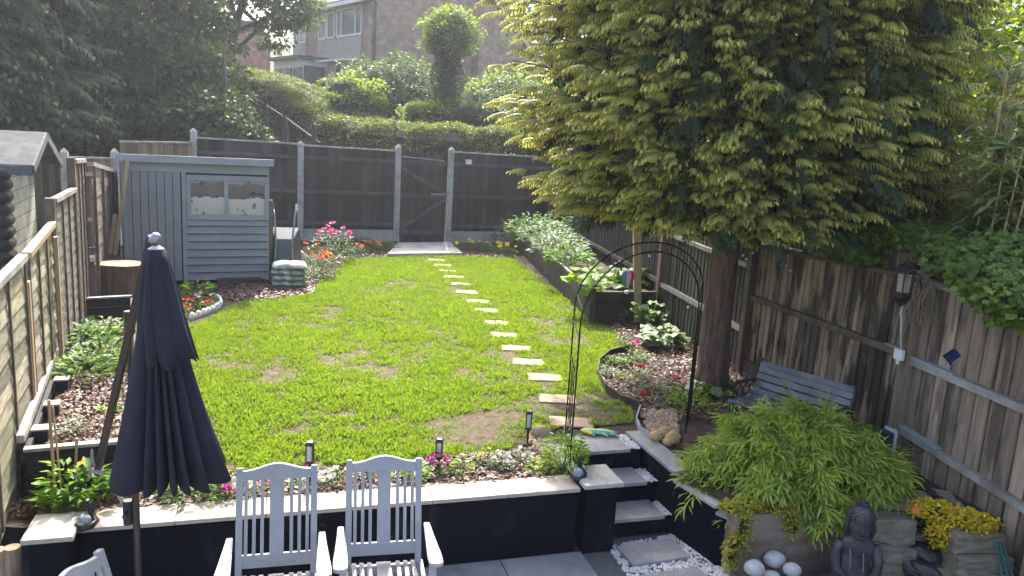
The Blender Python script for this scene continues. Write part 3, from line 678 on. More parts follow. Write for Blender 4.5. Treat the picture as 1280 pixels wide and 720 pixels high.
# white pebbles: loose stuff
pv = [(.80, 5.24), (1.36, 5.50), (1.64, 4.97), (1.75, 4.5), (1.0, 4.5)]
P = in_poly(pv, 2600)
def inbox(P, c, w, h_, a):
    q = P-np.array(c); x = q[:, 0]*math.cos(a)+q[:, 1]*math.sin(a); y = -q[:, 0]*math.sin(a)+q[:, 1]*math.cos(a); return (abs(x) < w/2) & (abs(y) < h_/2)
P = P[~inbox(P, (1.12, 5.17), .46, .26, WA+.05) & ~inbox(P, (1.23, 4.80), .46, .26, WA+.05)]
P = np.column_stack([P, np.full(len(P), PZ-.002)])
for (a, b_, z, dep) in F:
    a = V2(a); b_ = V2(b_); d = (b_-a).normalized(); n_ = Vector((-d.y, d.x, 0)); q = rs.rand(150, 2)
    Q = np.array(b_)[None, :]-np.outer(.01+.10*q[:, 0], np.array(d))+np.outer(.01+q[:, 1]*(dep-.05), np.array(n_)); Q[:, 2] = z-.012; P = np.concatenate([P, Q])
o8 = MB().blob((0, 0, 0), (.5, .42, .3), 3, .15, 6, 4); tv = np.array(o8.v); tf = np.array([t for f in o8.f for t in ((f[0], f[1], f[2]), (f[0], f[2], f[3]))])
tag(scatter('pebbles', (tv, tf, np.zeros(len(tv))), P, frames(sph(len(P))*np.array([1, 1, .3])), .018+.018*rs.rand(len(P)), M_pebble), 'small white and grey pebbles around the slabs and along the step ends', 'pebbles', kind='stuff')
# brick wall under bamboo
t = thing('brick_wall', 'low worn brick retaining wall under the green bamboo', 'wall', (2.1, 5.05, PZ), math.atan2(.27, 1.0))
mb = MB(); mb.box((.02, .06, .22), (1.06, .12, .46)); mb.build('brickwork', M_gbrick, t)
# stepping stones
for i, (x, y, w) in enumerate([(714, 528, 58), (697, 499, 52), (681, 472, 47), (661, 453, 44), (646, 435.5, 40), (630, 419, 38), (620, 404, 36), (608, 388.5, 37), (597, 377, 34), (584, 365.5, 33), (577, 355.5, 32), (567, 346.5, 30), (559, 339, 27), (553, 332, 22), (546, 325.5, 24)]):
    p = G(x, y); ord_ = ['first', 'second', 'third', 'fourth', 'fifth', 'sixth', 'seventh', 'eighth', 'ninth', 'tenth', 'eleventh', 'twelfth', 'thirteenth', 'fourteenth', 'fifteenth'][i]
    mb = MB(); mb.box((p.x, p.y, .002), (.35+(.02 if i == 0 else 0), .235, .016), .06+random.uniform(-.05, .05))
    tag(mb.build('stepping_stone', M_step, origin=p, bevel=.006), f'{ord_} pale rectangular stepping stone in the lawn counting from the steps', 'stepping stone', 'stepping stones leading to the gate')
a, b_, c, d = G(484, 320), G(578, 319), G(563, 305), G(497, 306)
mb = MB(); mb.prism([(p.x, p.y) for p in (a, b_, c, d)], -.02, .05); tag(mb.build('gate_slab', M_conc, origin=a, bevel=.01), 'pale concrete slab on the ground in front of the garden gate', 'slab')
# ------------------------------------------------------------------ grey shed
S0 = Vector((-5.50, 10.90, 0)); S1 = Vector((-3.72, 11.74, 0)); dS = (S1-S0); LS = dS.length; sa = math.atan2(dS.y, dS.x)
t = thing('garden_shed', 'small grey painted wooden shed with two windows at the back left of the lawn', 'shed', S0, sa)
H = 1.80; Dp = 1.25
mb = MB()
for k in range(15):   # shiplap front right part and sides
    z = .04+k*.115
    if z > 1.62: break
    for (x0, x1, y0) in ((.80, LS, 0),):
        zt = min(z+.115, .95 if x0 > .5 else 1.7)
        if z < .94: mb.add([(x0, -.034, z+.012), (x1, -.034, z+.012), (x1, -.006, z+.112), (x0, -.006, z+.112), (x0, -.004, z+.012), (x1, -.004, z+.012), (x1, -.004, z+.112), (x0, -.004, z+.112)], [(0, 1, 2, 3), (4, 7, 6, 5), (0, 4, 5, 1), (3, 2, 6, 7), (0, 3, 7, 4), (1, 5, 6, 2)])
mb.build('cladding', M_shed, t)
MB().box((LS/2, .008, .85), (LS-.04, .012, 1.6)).build('gap_shade', M_black, t)  # black sheet put in for the shadow gaps under the boards
mb = MB(); mb.box((LS/2, .03, .9), (LS-.01, .03, 1.7)); mb.box((.0, Dp/2+.02, .88), (.03, Dp, 1.72)); mb.box((LS, Dp/2+.02, .88), (.03, Dp, 1.72)); mb.box((LS/2, Dp+.03, .85), (LS-.02, .03, 1.6)); mb.build('wall', M_shed, t)
mb = MB()
for k in range(7): mb.box((.075+k*.105, -.012, .86), (.097, .02, 1.62))
mb2 = MB(); mb2.box((.798, -.02, .86), (.052, .03, 1.7)); mb2.box((.03, -.02, .86), (.05, .03, 1.7)); mb2.build('door_frame', M_shedline, t)
dr = mb.build('door', M_shed, t, bevel=.003)
mb = MB(); mb.tube([(.77, -.03, .86), (.84, -.035, .86)], .01, 6); mb.box((.79, -.03, .86), (.06, .012, .03)); mb.build('latch', M_alu, dr)
mb = MB()
for x in (.86, 1.37, LS-.03): mb.box((x, -.022, 1.26), (.06, .035, .62))
for z in (.98, 1.55): mb.box(((.83+LS)/2, -.018, z), (LS-.83, .035, .075))
mb.build('window_frame', M_shedline, t, bevel=.003)
M_panerefl = bpy.data.materials.new('painted_reflection_pane'); M_panerefl.use_nodes = True; nt = M_panerefl.node_tree; b = nt.nodes['Principled BSDF']  # reflection band and dark blobs painted into the pane colour
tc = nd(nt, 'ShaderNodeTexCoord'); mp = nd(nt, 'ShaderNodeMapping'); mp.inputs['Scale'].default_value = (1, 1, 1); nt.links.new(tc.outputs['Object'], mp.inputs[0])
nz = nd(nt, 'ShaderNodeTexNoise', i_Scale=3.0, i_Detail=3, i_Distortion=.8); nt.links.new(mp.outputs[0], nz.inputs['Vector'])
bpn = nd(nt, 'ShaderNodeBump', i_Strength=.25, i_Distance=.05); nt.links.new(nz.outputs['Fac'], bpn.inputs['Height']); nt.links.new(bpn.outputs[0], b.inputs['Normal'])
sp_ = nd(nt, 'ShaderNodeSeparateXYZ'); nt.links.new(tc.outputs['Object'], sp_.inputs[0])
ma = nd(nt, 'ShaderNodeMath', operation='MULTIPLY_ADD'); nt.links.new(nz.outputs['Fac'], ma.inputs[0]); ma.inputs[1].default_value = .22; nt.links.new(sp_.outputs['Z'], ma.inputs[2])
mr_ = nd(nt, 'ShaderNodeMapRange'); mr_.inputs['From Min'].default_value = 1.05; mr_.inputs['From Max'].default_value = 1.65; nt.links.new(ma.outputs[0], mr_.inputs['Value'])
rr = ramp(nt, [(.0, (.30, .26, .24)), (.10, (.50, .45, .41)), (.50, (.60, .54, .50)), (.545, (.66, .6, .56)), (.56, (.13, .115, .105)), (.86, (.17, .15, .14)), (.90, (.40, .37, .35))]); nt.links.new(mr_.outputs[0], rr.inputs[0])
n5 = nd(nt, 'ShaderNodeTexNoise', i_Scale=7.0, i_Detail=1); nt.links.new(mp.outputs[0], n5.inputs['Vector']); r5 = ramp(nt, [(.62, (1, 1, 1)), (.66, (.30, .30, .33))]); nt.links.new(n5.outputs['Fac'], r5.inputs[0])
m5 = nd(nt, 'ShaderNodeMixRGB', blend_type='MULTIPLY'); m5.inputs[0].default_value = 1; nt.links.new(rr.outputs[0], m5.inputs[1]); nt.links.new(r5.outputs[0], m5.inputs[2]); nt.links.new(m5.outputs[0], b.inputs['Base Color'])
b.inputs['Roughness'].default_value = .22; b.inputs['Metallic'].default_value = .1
for x in (1.115, 1.655): MB().box((x, -.008, 1.265), (.47 if x < 1.3 else .53, .006, .52)).build('window_pane', M_panerefl, t)
mb = MB(); mb.add([(-.05, -.14, 1.80), (LS+.05, -.14, 1.80), (LS+.05, Dp+.1, 1.63), (-.05, Dp+.1, 1.63), (-.05, -.14, 1.84), (LS+.05, -.14, 1.84), (LS+.05, Dp+.1, 1.67), (-.05, Dp+.1, 1.67)], [(0, 3, 2, 1), (4, 5, 6, 7), (0, 1, 5, 4), (1, 2, 6, 5), (2, 3, 7, 6), (3, 0, 4, 7)]); rf = mb.build('roof', M_felt, t)
mb = MB(); mb.box((LS/2, -.148, 1.80), (LS+.12, .02, .10)); mb.box((LS/2, -.02, 1.68), (LS, .035, .13)); mb.build('fascia', M_shedline, t, bevel=.003)
# ------------------------------------------------------------------ neighbour's shed
nl = D(50, 163, 12.0)
fe = D(30, 206, 10.9); be = D(68, 222, 13.0); rz_ = nl.z-.02
t = thing('log_shed', 'neighbouring dark log shed with felt roof and pale block wall at the left edge', 'shed', (fe.x, fe.y, 0), math.atan2(fe.x-be.x, be.y-fe.y))
nlx = 0
mb = MB(); 
def slope(y0, z0, y1, z1, x0, x1, th): 
    mb.add([(x0, y0, z0), (x1, y0, z0), (x1, y1, z1), (x0, y1, z1), (x0, y0, z0-th), (x1, y0, z0-th), (x1, y1, z1-th), (x0, y1, z1-th)], [(0, 1, 2, 3), (4, 7, 6, 5), (0, 4, 5, 1), (1, 5, 6, 2), (2, 6, 7, 3), (3, 7, 4, 0)])
hz = fe.z
slope(0, hz, 1.1, rz_, -5, .1, .06); slope(1.1, rz_-.002, 2.3, hz-.05, -5, .1, .06); mb.build('roof', M_felt, t)
mb = MB(); mb.beam((.11, 0, hz-.06), (.11, 1.1, rz_-.06), .03, .12); mb.beam((.11, 1.1, rz_-.06), (.11, 2.3, hz-.11), .03, .12); mb.box((-2.45, -.02, hz-.08), (5.1, .03, .13)); mb.build('bargeboard', mat('grey_board', (.16, .16, .16), (.09, .09, .09), 4, .8, .3), t)
mb = MB(); mb.prism([(-4.9, .35), (-.25, .35), (-.25, 2.0), (-4.9, 2.0)], 0, hz-.1); mb.build('block_wall', M_block if False else M_block, t)
mb = MB(); mb.add([(-.25, .3, hz-.1), (-.25, 2.1, hz-.1), (-.25, 1.1, rz_-.08)], [(0, 1, 2)]); mb.build('gable', M_block, t)
M_logs = mat('dark_logs', (.030, .027, .027), (.018, .016, .017), 4, .7, .4)
mb = MB()
for k in range(9): mb.tube([(-5, .08, .08+k*.165), (-.35, .08, .08+k*.165)], .088, 10); 
for k in range(9): mb.tube([(-.28, .28, .16+k*.165), (-.28, -.12, .16+k*.165)], .086, 10)
mb.build('logs', M_logs, t, smooth=True)
# ------------------------------------------------------------------ chairs
def make_chair(label):
    t = thing('garden_chair', label, 'chair', (0, 0, 0), 0, 'grey painted slatted garden armchairs')
    W = .45; sz = .37; H = .96; lean = .17   # faces -y
    def bk(z): return .20+lean*max(0, (z-sz))/(H-sz)
    for s in (-1, 1):
        mb = MB(); x = s*(W/2-.02); mb.beam((x, .20, 0), (x, .20, sz), .036, .045, up=(0, 1, 0)); mb.beam((x, .20, sz-.02), (x, bk(H-.02), H-.02), .036, .032, up=(0, 1, 0)); mb.build('rear_post', M_chair, t, bevel=.004)
        mb = MB(); x = s*(W/2+.015); mb.beam((x, -.20, 0), (x, -.20, .555), .038, .038, up=(0, 1, 0)); mb.build('front_leg', M_chair, t, bevel=.004)
        # shaped arm
        mb = MB(); pr = [(-.25, .020), (-.235, .038), (-.16, .040), (-.04, .032), (.10, .024), (.22, .018)]; xa = s*(W/2+.025)
        vs = []; fs = []
        for y, w in pr:
            zz = .575-.02*(abs(y+.05))*1.2
            for dx, dz in ((-w, 0), (w, 0), (w, .024), (-w, .024)): vs.append((xa+dx+s*(.02*max(0, -y)), y, zz+dz))
        for i in range(len(pr)-1):
            for k in range(4): fs.append((4*i+k, 4*i+(k+1) % 4, 4*i+4+(k+1) % 4, 4*i+4+k))
        n = 4*(len(pr)-1); fs += [(3, 2, 1, 0), (n, n+1, n+2, n+3)]
        mb.add(vs, fs); mb.build('armrest', M_chair, t, bevel=.005)
        mb = MB(); mb.beam((s*(W/2-.005), -.20, sz-.035), (s*(W/2-.005), .20, sz-.035), .024, .06); mb.build('side_rail', M_chair, t, bevel=.003)
    # back: crest rail with a raised curved middle
    mb = MB(); n = 18; vs = []; fs = []; y0, y1 = bk(.89), bk(.89)
    for i in range(n+1):
        u = i/n; x = -W/2+.035+(W-.07)*u; top = .925+.035*(.5-.5*math.cos(2*math.pi*u))**1.2
        for z, dy in ((.875, -.011), (.875, .011), (top, .011), (top, -.011)): vs.append((x, bk(z)+dy, z))
    for i in range(n):
        for k in range(4): fs.append((4*i+k, 4*i+(k+1) % 4, 4*i+4+(k+1) % 4, 4*i+4+k))
    fs += [(3, 2, 1, 0), (4*n, 4*n+1, 4*n+2, 4*n+3)]; mb.add(vs, fs); mb.build('crest_rail', M_chair, t, bevel=.003)
    mb = MB(); mb.beam((0, bk(.43)-.0, .40), (0, bk(.47), .475), W-.07, .022, up=(0, 1, 0)); mb.build('lower_rail', M_chair, t, bevel=.003)
    for k, (x, w) in enumerate([(-.168, .019), (-.124, .019), (-.080, .019), (0, .078), (.080, .019), (.124, .019), (.168, .019)]):
        mb = MB(); mb.beam((x, bk(.47), .468), (x, bk(.88), .882), w, .014, up=(0, 1, 0)); mb.build('back_slat', M_chair, t, bevel=.002)
    for k, (x, w) in enumerate([(-.172, .026), (-.128, .026), (-.083, .026), (0, .085), (.083, .026), (.128, .026), (.172, .026)]):
        mb = MB(); mb.beam((x, -.205, sz+.004), (x, .195, sz-.012), w, .016); mb.build('seat_slat', M_chair, t, bevel=.002)
    mb = MB(); mb.box((0, -.20, sz-.022), (W, .024, .06)); mb.box((0, .19, sz-.045), (W-.03, .024, .05)); mb.each('seat_rail', M_chair, t, bevel=.003)
    return t
ch = make_chair('grey slatted garden armchair between the other chair and the pillar by the steps'); ch.location = (-.62, 4.05, PZ); ch.rotation_euler.z = R_(13)
c2 = copy_tree(ch); c2['label'] = 'grey slatted garden armchair between the closed parasol and the other full chair'; c2.location = (-1.19, 3.86, PZ); c2.rotation_euler.z = R_(15)
c3 = copy_tree(ch); c3['label'] = 'grey slatted chair mostly cut off by the bottom left edge, only its back corner showing'
_p = G(103, 690, .46); c3.rotation_euler.z = R_(84); c3.location = (_p.x+.40, _p.y-.22, PZ)
# ------------------------------------------------------------------ parasol
mtop = D(162, 412, 3.95); mbase = Vector((mtop.x, 3.95, PZ))
hub = D(191, 296, 3.78)
t = thing('closed_parasol', 'closed dark navy cantilever parasol hanging on a bronze pole beside the low wall', 'parasol', mbase)
mb = MB(); mb.tube([mbase, mtop], .019, 14); mb.build('mast', M_umbpole, t, world=True, smooth=True)
mb = MB(); mb.tube([mbase, mbase+Vector((0, 0, .05))], .05, 16); mb.box(mbase+Vector((0, 0, .01)), (.5, .08, .02), .4); mb.box(mbase+Vector((0, 0, .012)), (.08, .5, .02), .4); mb.build('base', M_umbpole, t, world=True)
arm0 = D(121, 592, 3.99); arm1 = Vector((hub.x-.015, hub.y+.02, hub.z))
mb = MB(); mb.beam(arm0, arm1, .036, .03, up=(0, -1, .3)); mb.build('arm', M_umbpole, t, world=True, bevel=.006)
mb = MB(); q = arm0.lerp(arm1, .58); mb.tube([mtop-Vector((0, 0, .02)), mtop+Vector((0, 0, .10))], .027, 12); mb.tube([mtop+Vector((0, 0, .06)), q], .018, 8); mb.build('slider', M_umbpole, t, world=True, bevel=.002)
s_ = D(160, 640, 3.95)
mb = MB(); mb.beam(D(138, 597, 3.97), D(156, 632, 3.95), .022, .012, up=(0, 1, 0)); mb.build('strut', M_alu, t, world=True)
mb = MB(); mb.tube([s_-Vector((0, 0, .07)), s_+Vector((0, 0, .07))], .026, 12); mb.tube([s_+Vector((0, -.02, 0)), s_+Vector((.01, -.06, 0))], .014, 8); mb.build('crank_housing', M_black, t, world=True, bevel=.003)
mb = MB(); mb.tube([D(118, 585, 3.96), D(115, 562, 3.93), D(112, 596, 3.92)], .007, 6); mb.tube([arm0+Vector((-.02, 0, .02)), arm0+Vector((.05, -.02, .02))], .016, 8); mb.build('crank_handle', M_alu, t, world=True)
for f_ in (.42, .60):
    p = arm0.lerp(arm1, f_); MB().blob(p+Vector((-.018, -.02, 0)), .010, 1, .1).build('bolt', M_alu, t, world=True, smooth=True)
mb = MB(); mb.lathe(hub+Vector((0, 0, -.03)), [(.006, .055), (.022, .047), (.028, .02), (.026, .0)], 14, M=Matrix.Rotation(.5, 3, 'Y')); mb.build('top_cap', M_alu, t, world=True, smooth=True)
mb = MB(); mb.tube([hub+Vector((.008, 0, -.02)), hub+Vector((.01, 0, -.075))], .018, 12); mb.build('hub', M_umbpole, t, world=True, smooth=True)
cc = D(195, 312, 3.76)
mb = MB(); mb.lathe(cc+Vector((0, 0, .0)), [(.012, .022), (.036, .006), (.042, -.006), (.01, -.012)], 18); mb.build('collar', M_alu, t, world=True, smooth=True)
# canopy: pleated cone of two tiers
def canopy(c, prof, n, folds, amp, seed, hem=0):
    rd = random.Random(seed); ph = [rd.uniform(-.25, .25) for _ in range(folds)]; am = [rd.uniform(.7, 1.3) for _ in range(folds)]
    vs = []; fs = []; m = len(prof)
    for i, (r, z) in enumerate(prof):
        s = i/(m-1)
        for k in range(n):
            t = 2*math.pi*k/n; a = (t+.30*math.sin(2*t+seed)+.16*math.sin(3*t+2*seed))*folds/(2*math.pi); a %= folds; j = int(a) % folds; u = a-int(a)
            w = 1-abs(2*min(1, max(0, u+ph[j]*.5))-1)**1.6
            w2 = .5+.5*math.sin(3.1*t*folds/6+seed)
            rr = r*(1-amp*(1-w)*am[j]*(.35+.65*s))*(1+.05*math.sin(2*t+seed))
            zz = z-hem*s**4*w*am[j]+hem*.3*w2*s**4-.015*s**3*math.sin(3*t+seed)
            vs.append((c[0]+rr*math.cos(t)+.05*s*s, c[1]+rr*math.sin(t), c[2]+zz))
    for i in range(m-1):
        for k in range(n): fs.append((i*n+k, i*n+(k+1) % n, (i+1)*n+(k+1) % n, (i+1)*n+k))
    mb = MB(); mb.add(vs, fs); return mb
cb = D(203, 600, 3.76); Lc = cc.z-cb.z
o = canopy(cc, [(.040, -.01), (.050, -.05*Lc), (.068, -.14*Lc), (.102, -.34*Lc), (.140, -.50*Lc), (.185, -.66*Lc), (.235, -.82*Lc), (.285, -.965*Lc)], 300, 14, .46, 2, .018).build('canopy', M_canopy, t, world=True, smooth=True)
o.modifiers.new('cloth', 'SOLIDIFY').thickness = .003
o = canopy(cc+Vector((0, 0, .004)), [(.041, 0), (.056, -.05*Lc), (.080, -.14*Lc), (.108, -.27*Lc), (.125, -.36*Lc), (.140, -.44*Lc)], 240, 9, .28, 5, .05).build('top_flounce', M_canopy, t, world=True, smooth=True)
o.modifiers.new('cloth', 'SOLIDIFY').thickness = .003
# ------------------------------------------------------------------ bench
bl, br_ = Vector((2.13, 6.51, 0)), Vector((2.67, 5.86, 0)); bd = (br_-bl); bw_ = bd.length; ba = math.atan2(bd.y, bd.x)
t = thing('garden_bench', 'dark grey slatted garden bench with black scrolled iron ends against the weathered fence', 'bench', (bl.x, bl.y, 0), ba)
M_bench = mat('bench_paint', (.115, .125, .135), (.08, .088, .096), 5, .4, .15, dirt=(.22, .24, .26), dirt_scale=6, dirt_amt=.4)
M_iron = mat('green_black_iron', (.02, .04, .04), (.012, .02, .022), 6, .35, .2)
prof = [(-.33, .335), (-.26, .33), (-.19, .322), (-.12, .315), (-.055, .33), (-.012, .375), (.018, .435), (.045, .495), (.068, .55), (.078, .60)]
for i, (y, z) in enumerate(prof):
    a = prof[max(i-1, 0)]; b_ = prof[min(i+1, len(prof)-1)]; an = math.atan2(b_[1]-a[1], b_[0]-a[0])
    mb = MB(); mb.box((0, 0, 0), (bw_, .052, .018)); mb.v = [(v[0]+bw_/2, v[1]*math.cos(an)-v[2]*math.sin(an)+y, v[1]*math.sin(an)+v[2]*math.cos(an)+z) for v in mb.v]
    mb.build('back_slat' if i > 4 else 'seat_slat', M_bench, t, bevel=.004)
for x in (.0, bw_):
    mb = MB(); mb.tube([(x, y+.012, z-.012) for y, z in prof]+[(x, .07, .63), (x, .10, .625)], .014, 8)
    mb.tube([(x, -.31, .32), (x, -.34, .2), (x, -.30, .1), (x, -.34, 0)], .015, 8); mb.tube([(x, -.02, .34), (x, .05, .2), (x, .04, .1), (x, .10, 0)], .015, 8)
    mb.tube([(x, .01, .46), (x, -.12, .475), (x, -.26, .47), (x, -.33, .45), (x, -.345, .48), (x, -.32, .50)], .017, 8); mb.tube([(x, -.30, .46), (x, -.27, .40), (x, -.31, .34)], .013, 8)
    for cy, cz, r in ((-.10, .40, .05), (-.20, .40, .045), (-.02, .41, .035)):
        mb.tube([(x, cy+r*math.cos(a), cz+r*math.sin(a)) for a in [k*.6 for k in range(11)]], .008, 6)
    mb.tube([(x, -.31, .22), (x, .04, .22)], .010, 6); mb.build('end_frame', M_iron, t, smooth=True)
# ------------------------------------------------------------------ rose arch
t = thing('rose_arch', 'slim black metal garden arch standing over the top of the steps', 'arch', G(714, 545), 0)
fA, fB = G(704, 545), G(720, 598); bA, bB = G(866, 470), G(850, 478)
fA = Vector((.50, 5.98, 0)); fB = Vector((.545, 5.42, 0))
L0, L1 = G(706, 535), G(717, 598); q0, q1 = G(868, 500), G(851, 512)
q0 = Vector((1.72, 6.95, 0)); q1 = Vector((1.55, 6.35, 0))
L0 = Vector((.50, 6.02, 0)); L1 = Vector((.50, 5.42, 0))
topz = 1.60
def arch_pts(a, b_, zs, zt):
    pts = [a.copy(), Vector((a.x, a.y, zs))]
    for k in range(1, 16):
        th = math.pi*k/16; u = .5-.5*math.cos(th); p = a.lerp(b_, u); pts.append(Vector((p.x, p.y, zs+(zt-zs)*math.sin(th))))
    return pts+[Vector((b_.x, b_.y, zs)), b_.copy()]
a1, a2 = D(748, 370, 6.1), D(735, 370, 6.1)
for (a, b_) in ((L0, q0), (L1, q1)):
    for off in (0, ):
        MB().tube(arch_pts(a+Vector((0, 0, -.02)), b_, 1.12, topz), .0065, 7).build('hoop', M_blackmetal, t, world=True, smooth=True)
mb = MB(); A0 = arch_pts(L0, q0, 1.12, topz); A1 = arch_pts(L1, q1, 1.12, topz)
for i in range(2, 17, 2): mb.tube([A0[i], A1[i]], .004, 5)
for z in (.3, .7, 1.0): mb.tube([L0+Vector((0, 0, z)), L1+Vector((0, 0, z))], .005, 5); mb.tube([q0+Vector((0, 0, z)), q1+Vector((0, 0, z))], .005, 5)
mb.each('crossbar', M_blackmetal, t, world=True)
mb = MB()
for u in (.3, .5, .7):
    p = L0.lerp(L1, u); mb.tube([p, p+Vector((0, 0, .75))], .004, 5)
    p = q0.lerp(q1, u); mb.tube([p, p+Vector((0, 0, .75))], .004, 5)
for i in range(3, 16, 1): mb.tube([A0[i], A1[min(i+1, 17)]], .0022, 4)
mb.each('lattice_wire', M_blackmetal, t, world=True)
# ------------------------------------------------------------------ lamps
def lamp(p, h_, label):
    t = thing('solar_lamp', label, 'garden lamp', p, 0, 'small black solar stake lamps along the low wall')
    MB().tube([(0, 0, -.03), (0, 0, h_-.14)], .009, 8).build('stake', M_black, t)
    mb = MB(); mb.box((0, 0, h_-.075), (.036, .036, .115)); mb.build('glass', M_glass, t, bevel=.004)
    mb = MB()
    for x in (-1, 1):
        for y in (-1, 1): mb.box((x*.021, y*.021, h_-.075), (.007, .007, .125))
    mb.box((0, 0, h_-.138), (.052, .052, .012)); mb.build('frame', M_black, t)
    mb = MB(); mb.lathe((0, 0, h_-.012), [(.040, -.006), (.042, .003), (.030, .012), (.028, .018), (.002, .02)], 4, M=Matrix.Rotation(.785, 3, 'Z')); mb.build('top', M_black, t)
for x, y, yt, lab in ((387, 607, 553, 'black solar stake lamp between the two full garden chairs'), (548, 585, 549, 'black solar stake lamp standing behind the magenta flowers'), (659, 556, 514, 'black solar stake lamp nearest the steps beside the pale rock')):
    p = G(x, y); top = D(x, yt, p.y); lamp(p, top.z, lab)
# ------------------------------------------------------------------ wall lantern and electrics on right fence
p = D(1130, 355, 5.88); t = thing('wall_lantern', 'black wall lantern fixed on the fence post above the white cable', 'lantern', p)
mb = MB(); mb.lathe((0, 0, 0), [(.012, -.145), (.018, -.135), (.035, -.115), (.055, -.085), (.062, -.06), (.058, -.05)], 6); mb.build('bowl', M_black, t)
mb = MB(); mb.lathe((0, 0, 0), [(.042, -.05), (.048, .075)], 6); mb.build('glass', mat('amber_glass', (.42, .36, .24), (.30, .27, .2), 9, .12, .05), t)
mb = MB()
for k in range(6):
    a = k*math.pi/3; mb.tube([(.052*math.cos(a), .052*math.sin(a), -.055), (.056*math.cos(a), .056*math.sin(a), .08)], .005, 5)
mb.build('cage', M_black, t)
mb = MB(); mb.lathe((0, 0, 0), [(.074, .072), (.070, .085), (.050, .115), (.022, .135), (.006, .16)], 6); mb.build('cap', M_black, t)
mb = MB(); mb.beam((0, 0, -.07), (.09, .04, -.04), .02, .02); mb.beam((.02, .01, .13), (.10, .04, .1), .02, .03); mb.build('bracket', M_black, t)
t.scale = (1.2, 1.2, 1.2)
jb = D(1124, 443, 5.95)
mb = MB(); mb.box(jb, (.035, .085, .085), .28); mb.box(jb+Vector((-.003, 0, -.06)), (.02, .022, .04), .28); tag(mb.build('junction_box', M_white, origin=jb, bevel=.005), 'small white junction box on the fence post below the lantern', 'junction box')
mb = MB(); mb.tube([p+Vector((.01, -.01, -.15)), p+Vector((.005, -.01, -.22)), (p+jb)/2+Vector((-.01, -.01, .02)), jb+Vector((0, -.01, .05))], .008, 7); tag(mb.build('power_cable', M_white, origin=jb, smooth=True), 'white cable running down the post from the lantern to the junction box', 'cable')
q = D(1192, 445, 5.25); t = thing('solar_light', 'small dark blue solar panel light stuck on the right fence boards', 'light', q, .3)
mb = MB(); mb.box((0, 0, 0), (.085, .012, .055), M=Matrix.Rotation(-.5, 3, 'Y') @ Matrix.Rotation(-.7, 3, 'X')); mb.build('panel', mat('solar_cell', (.02, .04, .12), (.01, .02, .08), 30, .15, 0), t)
mb = MB(); mb.box((.0, .02, -.004), (.095, .012, .062), M=Matrix.Rotation(-.5, 3, 'Y') @ Matrix.Rotation(-.7, 3, 'X')); mb.tube([(0, .02, -.01), (.015, .03, -.07)], .009, 6); mb.build('bracket', M_black, t)
q = D(1108, 549, 5.55); t = thing('outdoor_socket', 'black weatherproof box fixed low on the fence beside the bench', 'socket box', q, .28)
mb = MB(); mb.box((0, 0, 0), (.05, .10, .13)); mb.build('box', M_black, t, bevel=.012); mb = MB(); mb.box((.03, 0, .0), (.02, .12, .17)); mb.build('back_plate', M_galv, t, bevel=.004)
# string of bulbs under the cypress
sb = [(822, 275), (835, 286), (850, 294), (867, 296), (884, 291), (916, 283), (929, 319), (941, 316), (933, 324), (988, 338), (812, 320), (770, 329), (860, 384), (775, 327)]
mb = MB(); bps = []
for x, y in sb: bps.append(D(x, y, 6.9 if x < 925 else 7.3))
t = thing('string_lights', 'string of tiny clear bulbs hanging under the golden cypress', 'string lights', bps[0])
for b_ in bps: mb.blob(b_, .013, 2, .05, 8, 6)
mb.build('bulb', mat('clear_bulb', (.75, .75, .74), None, 9, .1, 0), t, world=True, smooth=True)
mb = MB(); 
for i in range(8): mb.tube([bps[i]+Vector((0, 0, .015)), (bps[i]+bps[i+1])/2+Vector((0, 0, .05)), bps[i+1]+Vector((0, 0, .015))], .002, 4)
for i in range(9, 14): mb.tube([bps[i]+Vector((0, 0, .01)), bps[i]+Vector((0, 0, .8))], .0015, 4)
mb.build('wire', M_black, t, world=True)
# support post and balloon
p = G(797, 402); top = D(795, 272, p.y)
mb = MB(); mb.beam(p, top+Vector((0, 0, .1)), .10, .10, up=(0, 1, 0)); tag(mb.build('timber_post', M_newwood, origin=p, bevel=.005), 'fresh square timber post standing at the end of the raised bed', 'post')
b0 = D(785, 347, 8.6); t = thing('balloon_ornament', 'small pink white and teal hot air balloon ornament hanging near the timber post', 'ornament', b0)
segs = [petal('balloon_pink', (.60, .05, .22)), petal('balloon_white', (.75, .6, .66)), petal('balloon_teal', (.08, .25, .36))]
prof = [(.004, -.115), (.022, -.11), (.030, -.09), (.055, -.04), (.072, .01), (.070, .05), (.045, .082), (.003, .092)]
for k in range(8):
    mb = MB(); vs = []; fs = []
    for i, (r, z) in enumerate(prof):
        for j in range(4):
            a = math.pi*2*(k+j/3)/8-1.2; vs.append((r*math.cos(a), r*math.sin(a), z))
    for i in range(len(prof)-1):
        for j in range(3): fs.append((4*i+j, 4*i+j+1, 4*i+5+j, 4*i+4+j))
    mb.add(vs, fs); mb.build('gore', segs[[0, 1, 0, 0, 1, 2, 2, 1][k]], t, smooth=True)
mb = MB(); mb.box((0, 0, -.165), (.042, .042, .035)); bk = mb.build('basket', M_white, t, bevel=.004)
mb = MB()
for x in (-.016, .016): mb.tube([(x, 0, -.11), (x, 0, -.15)], .002, 4)
mb.tube([(0, 0, .09), (0, 0, .45)], .002, 4); mb.build('cord', M_black, t)
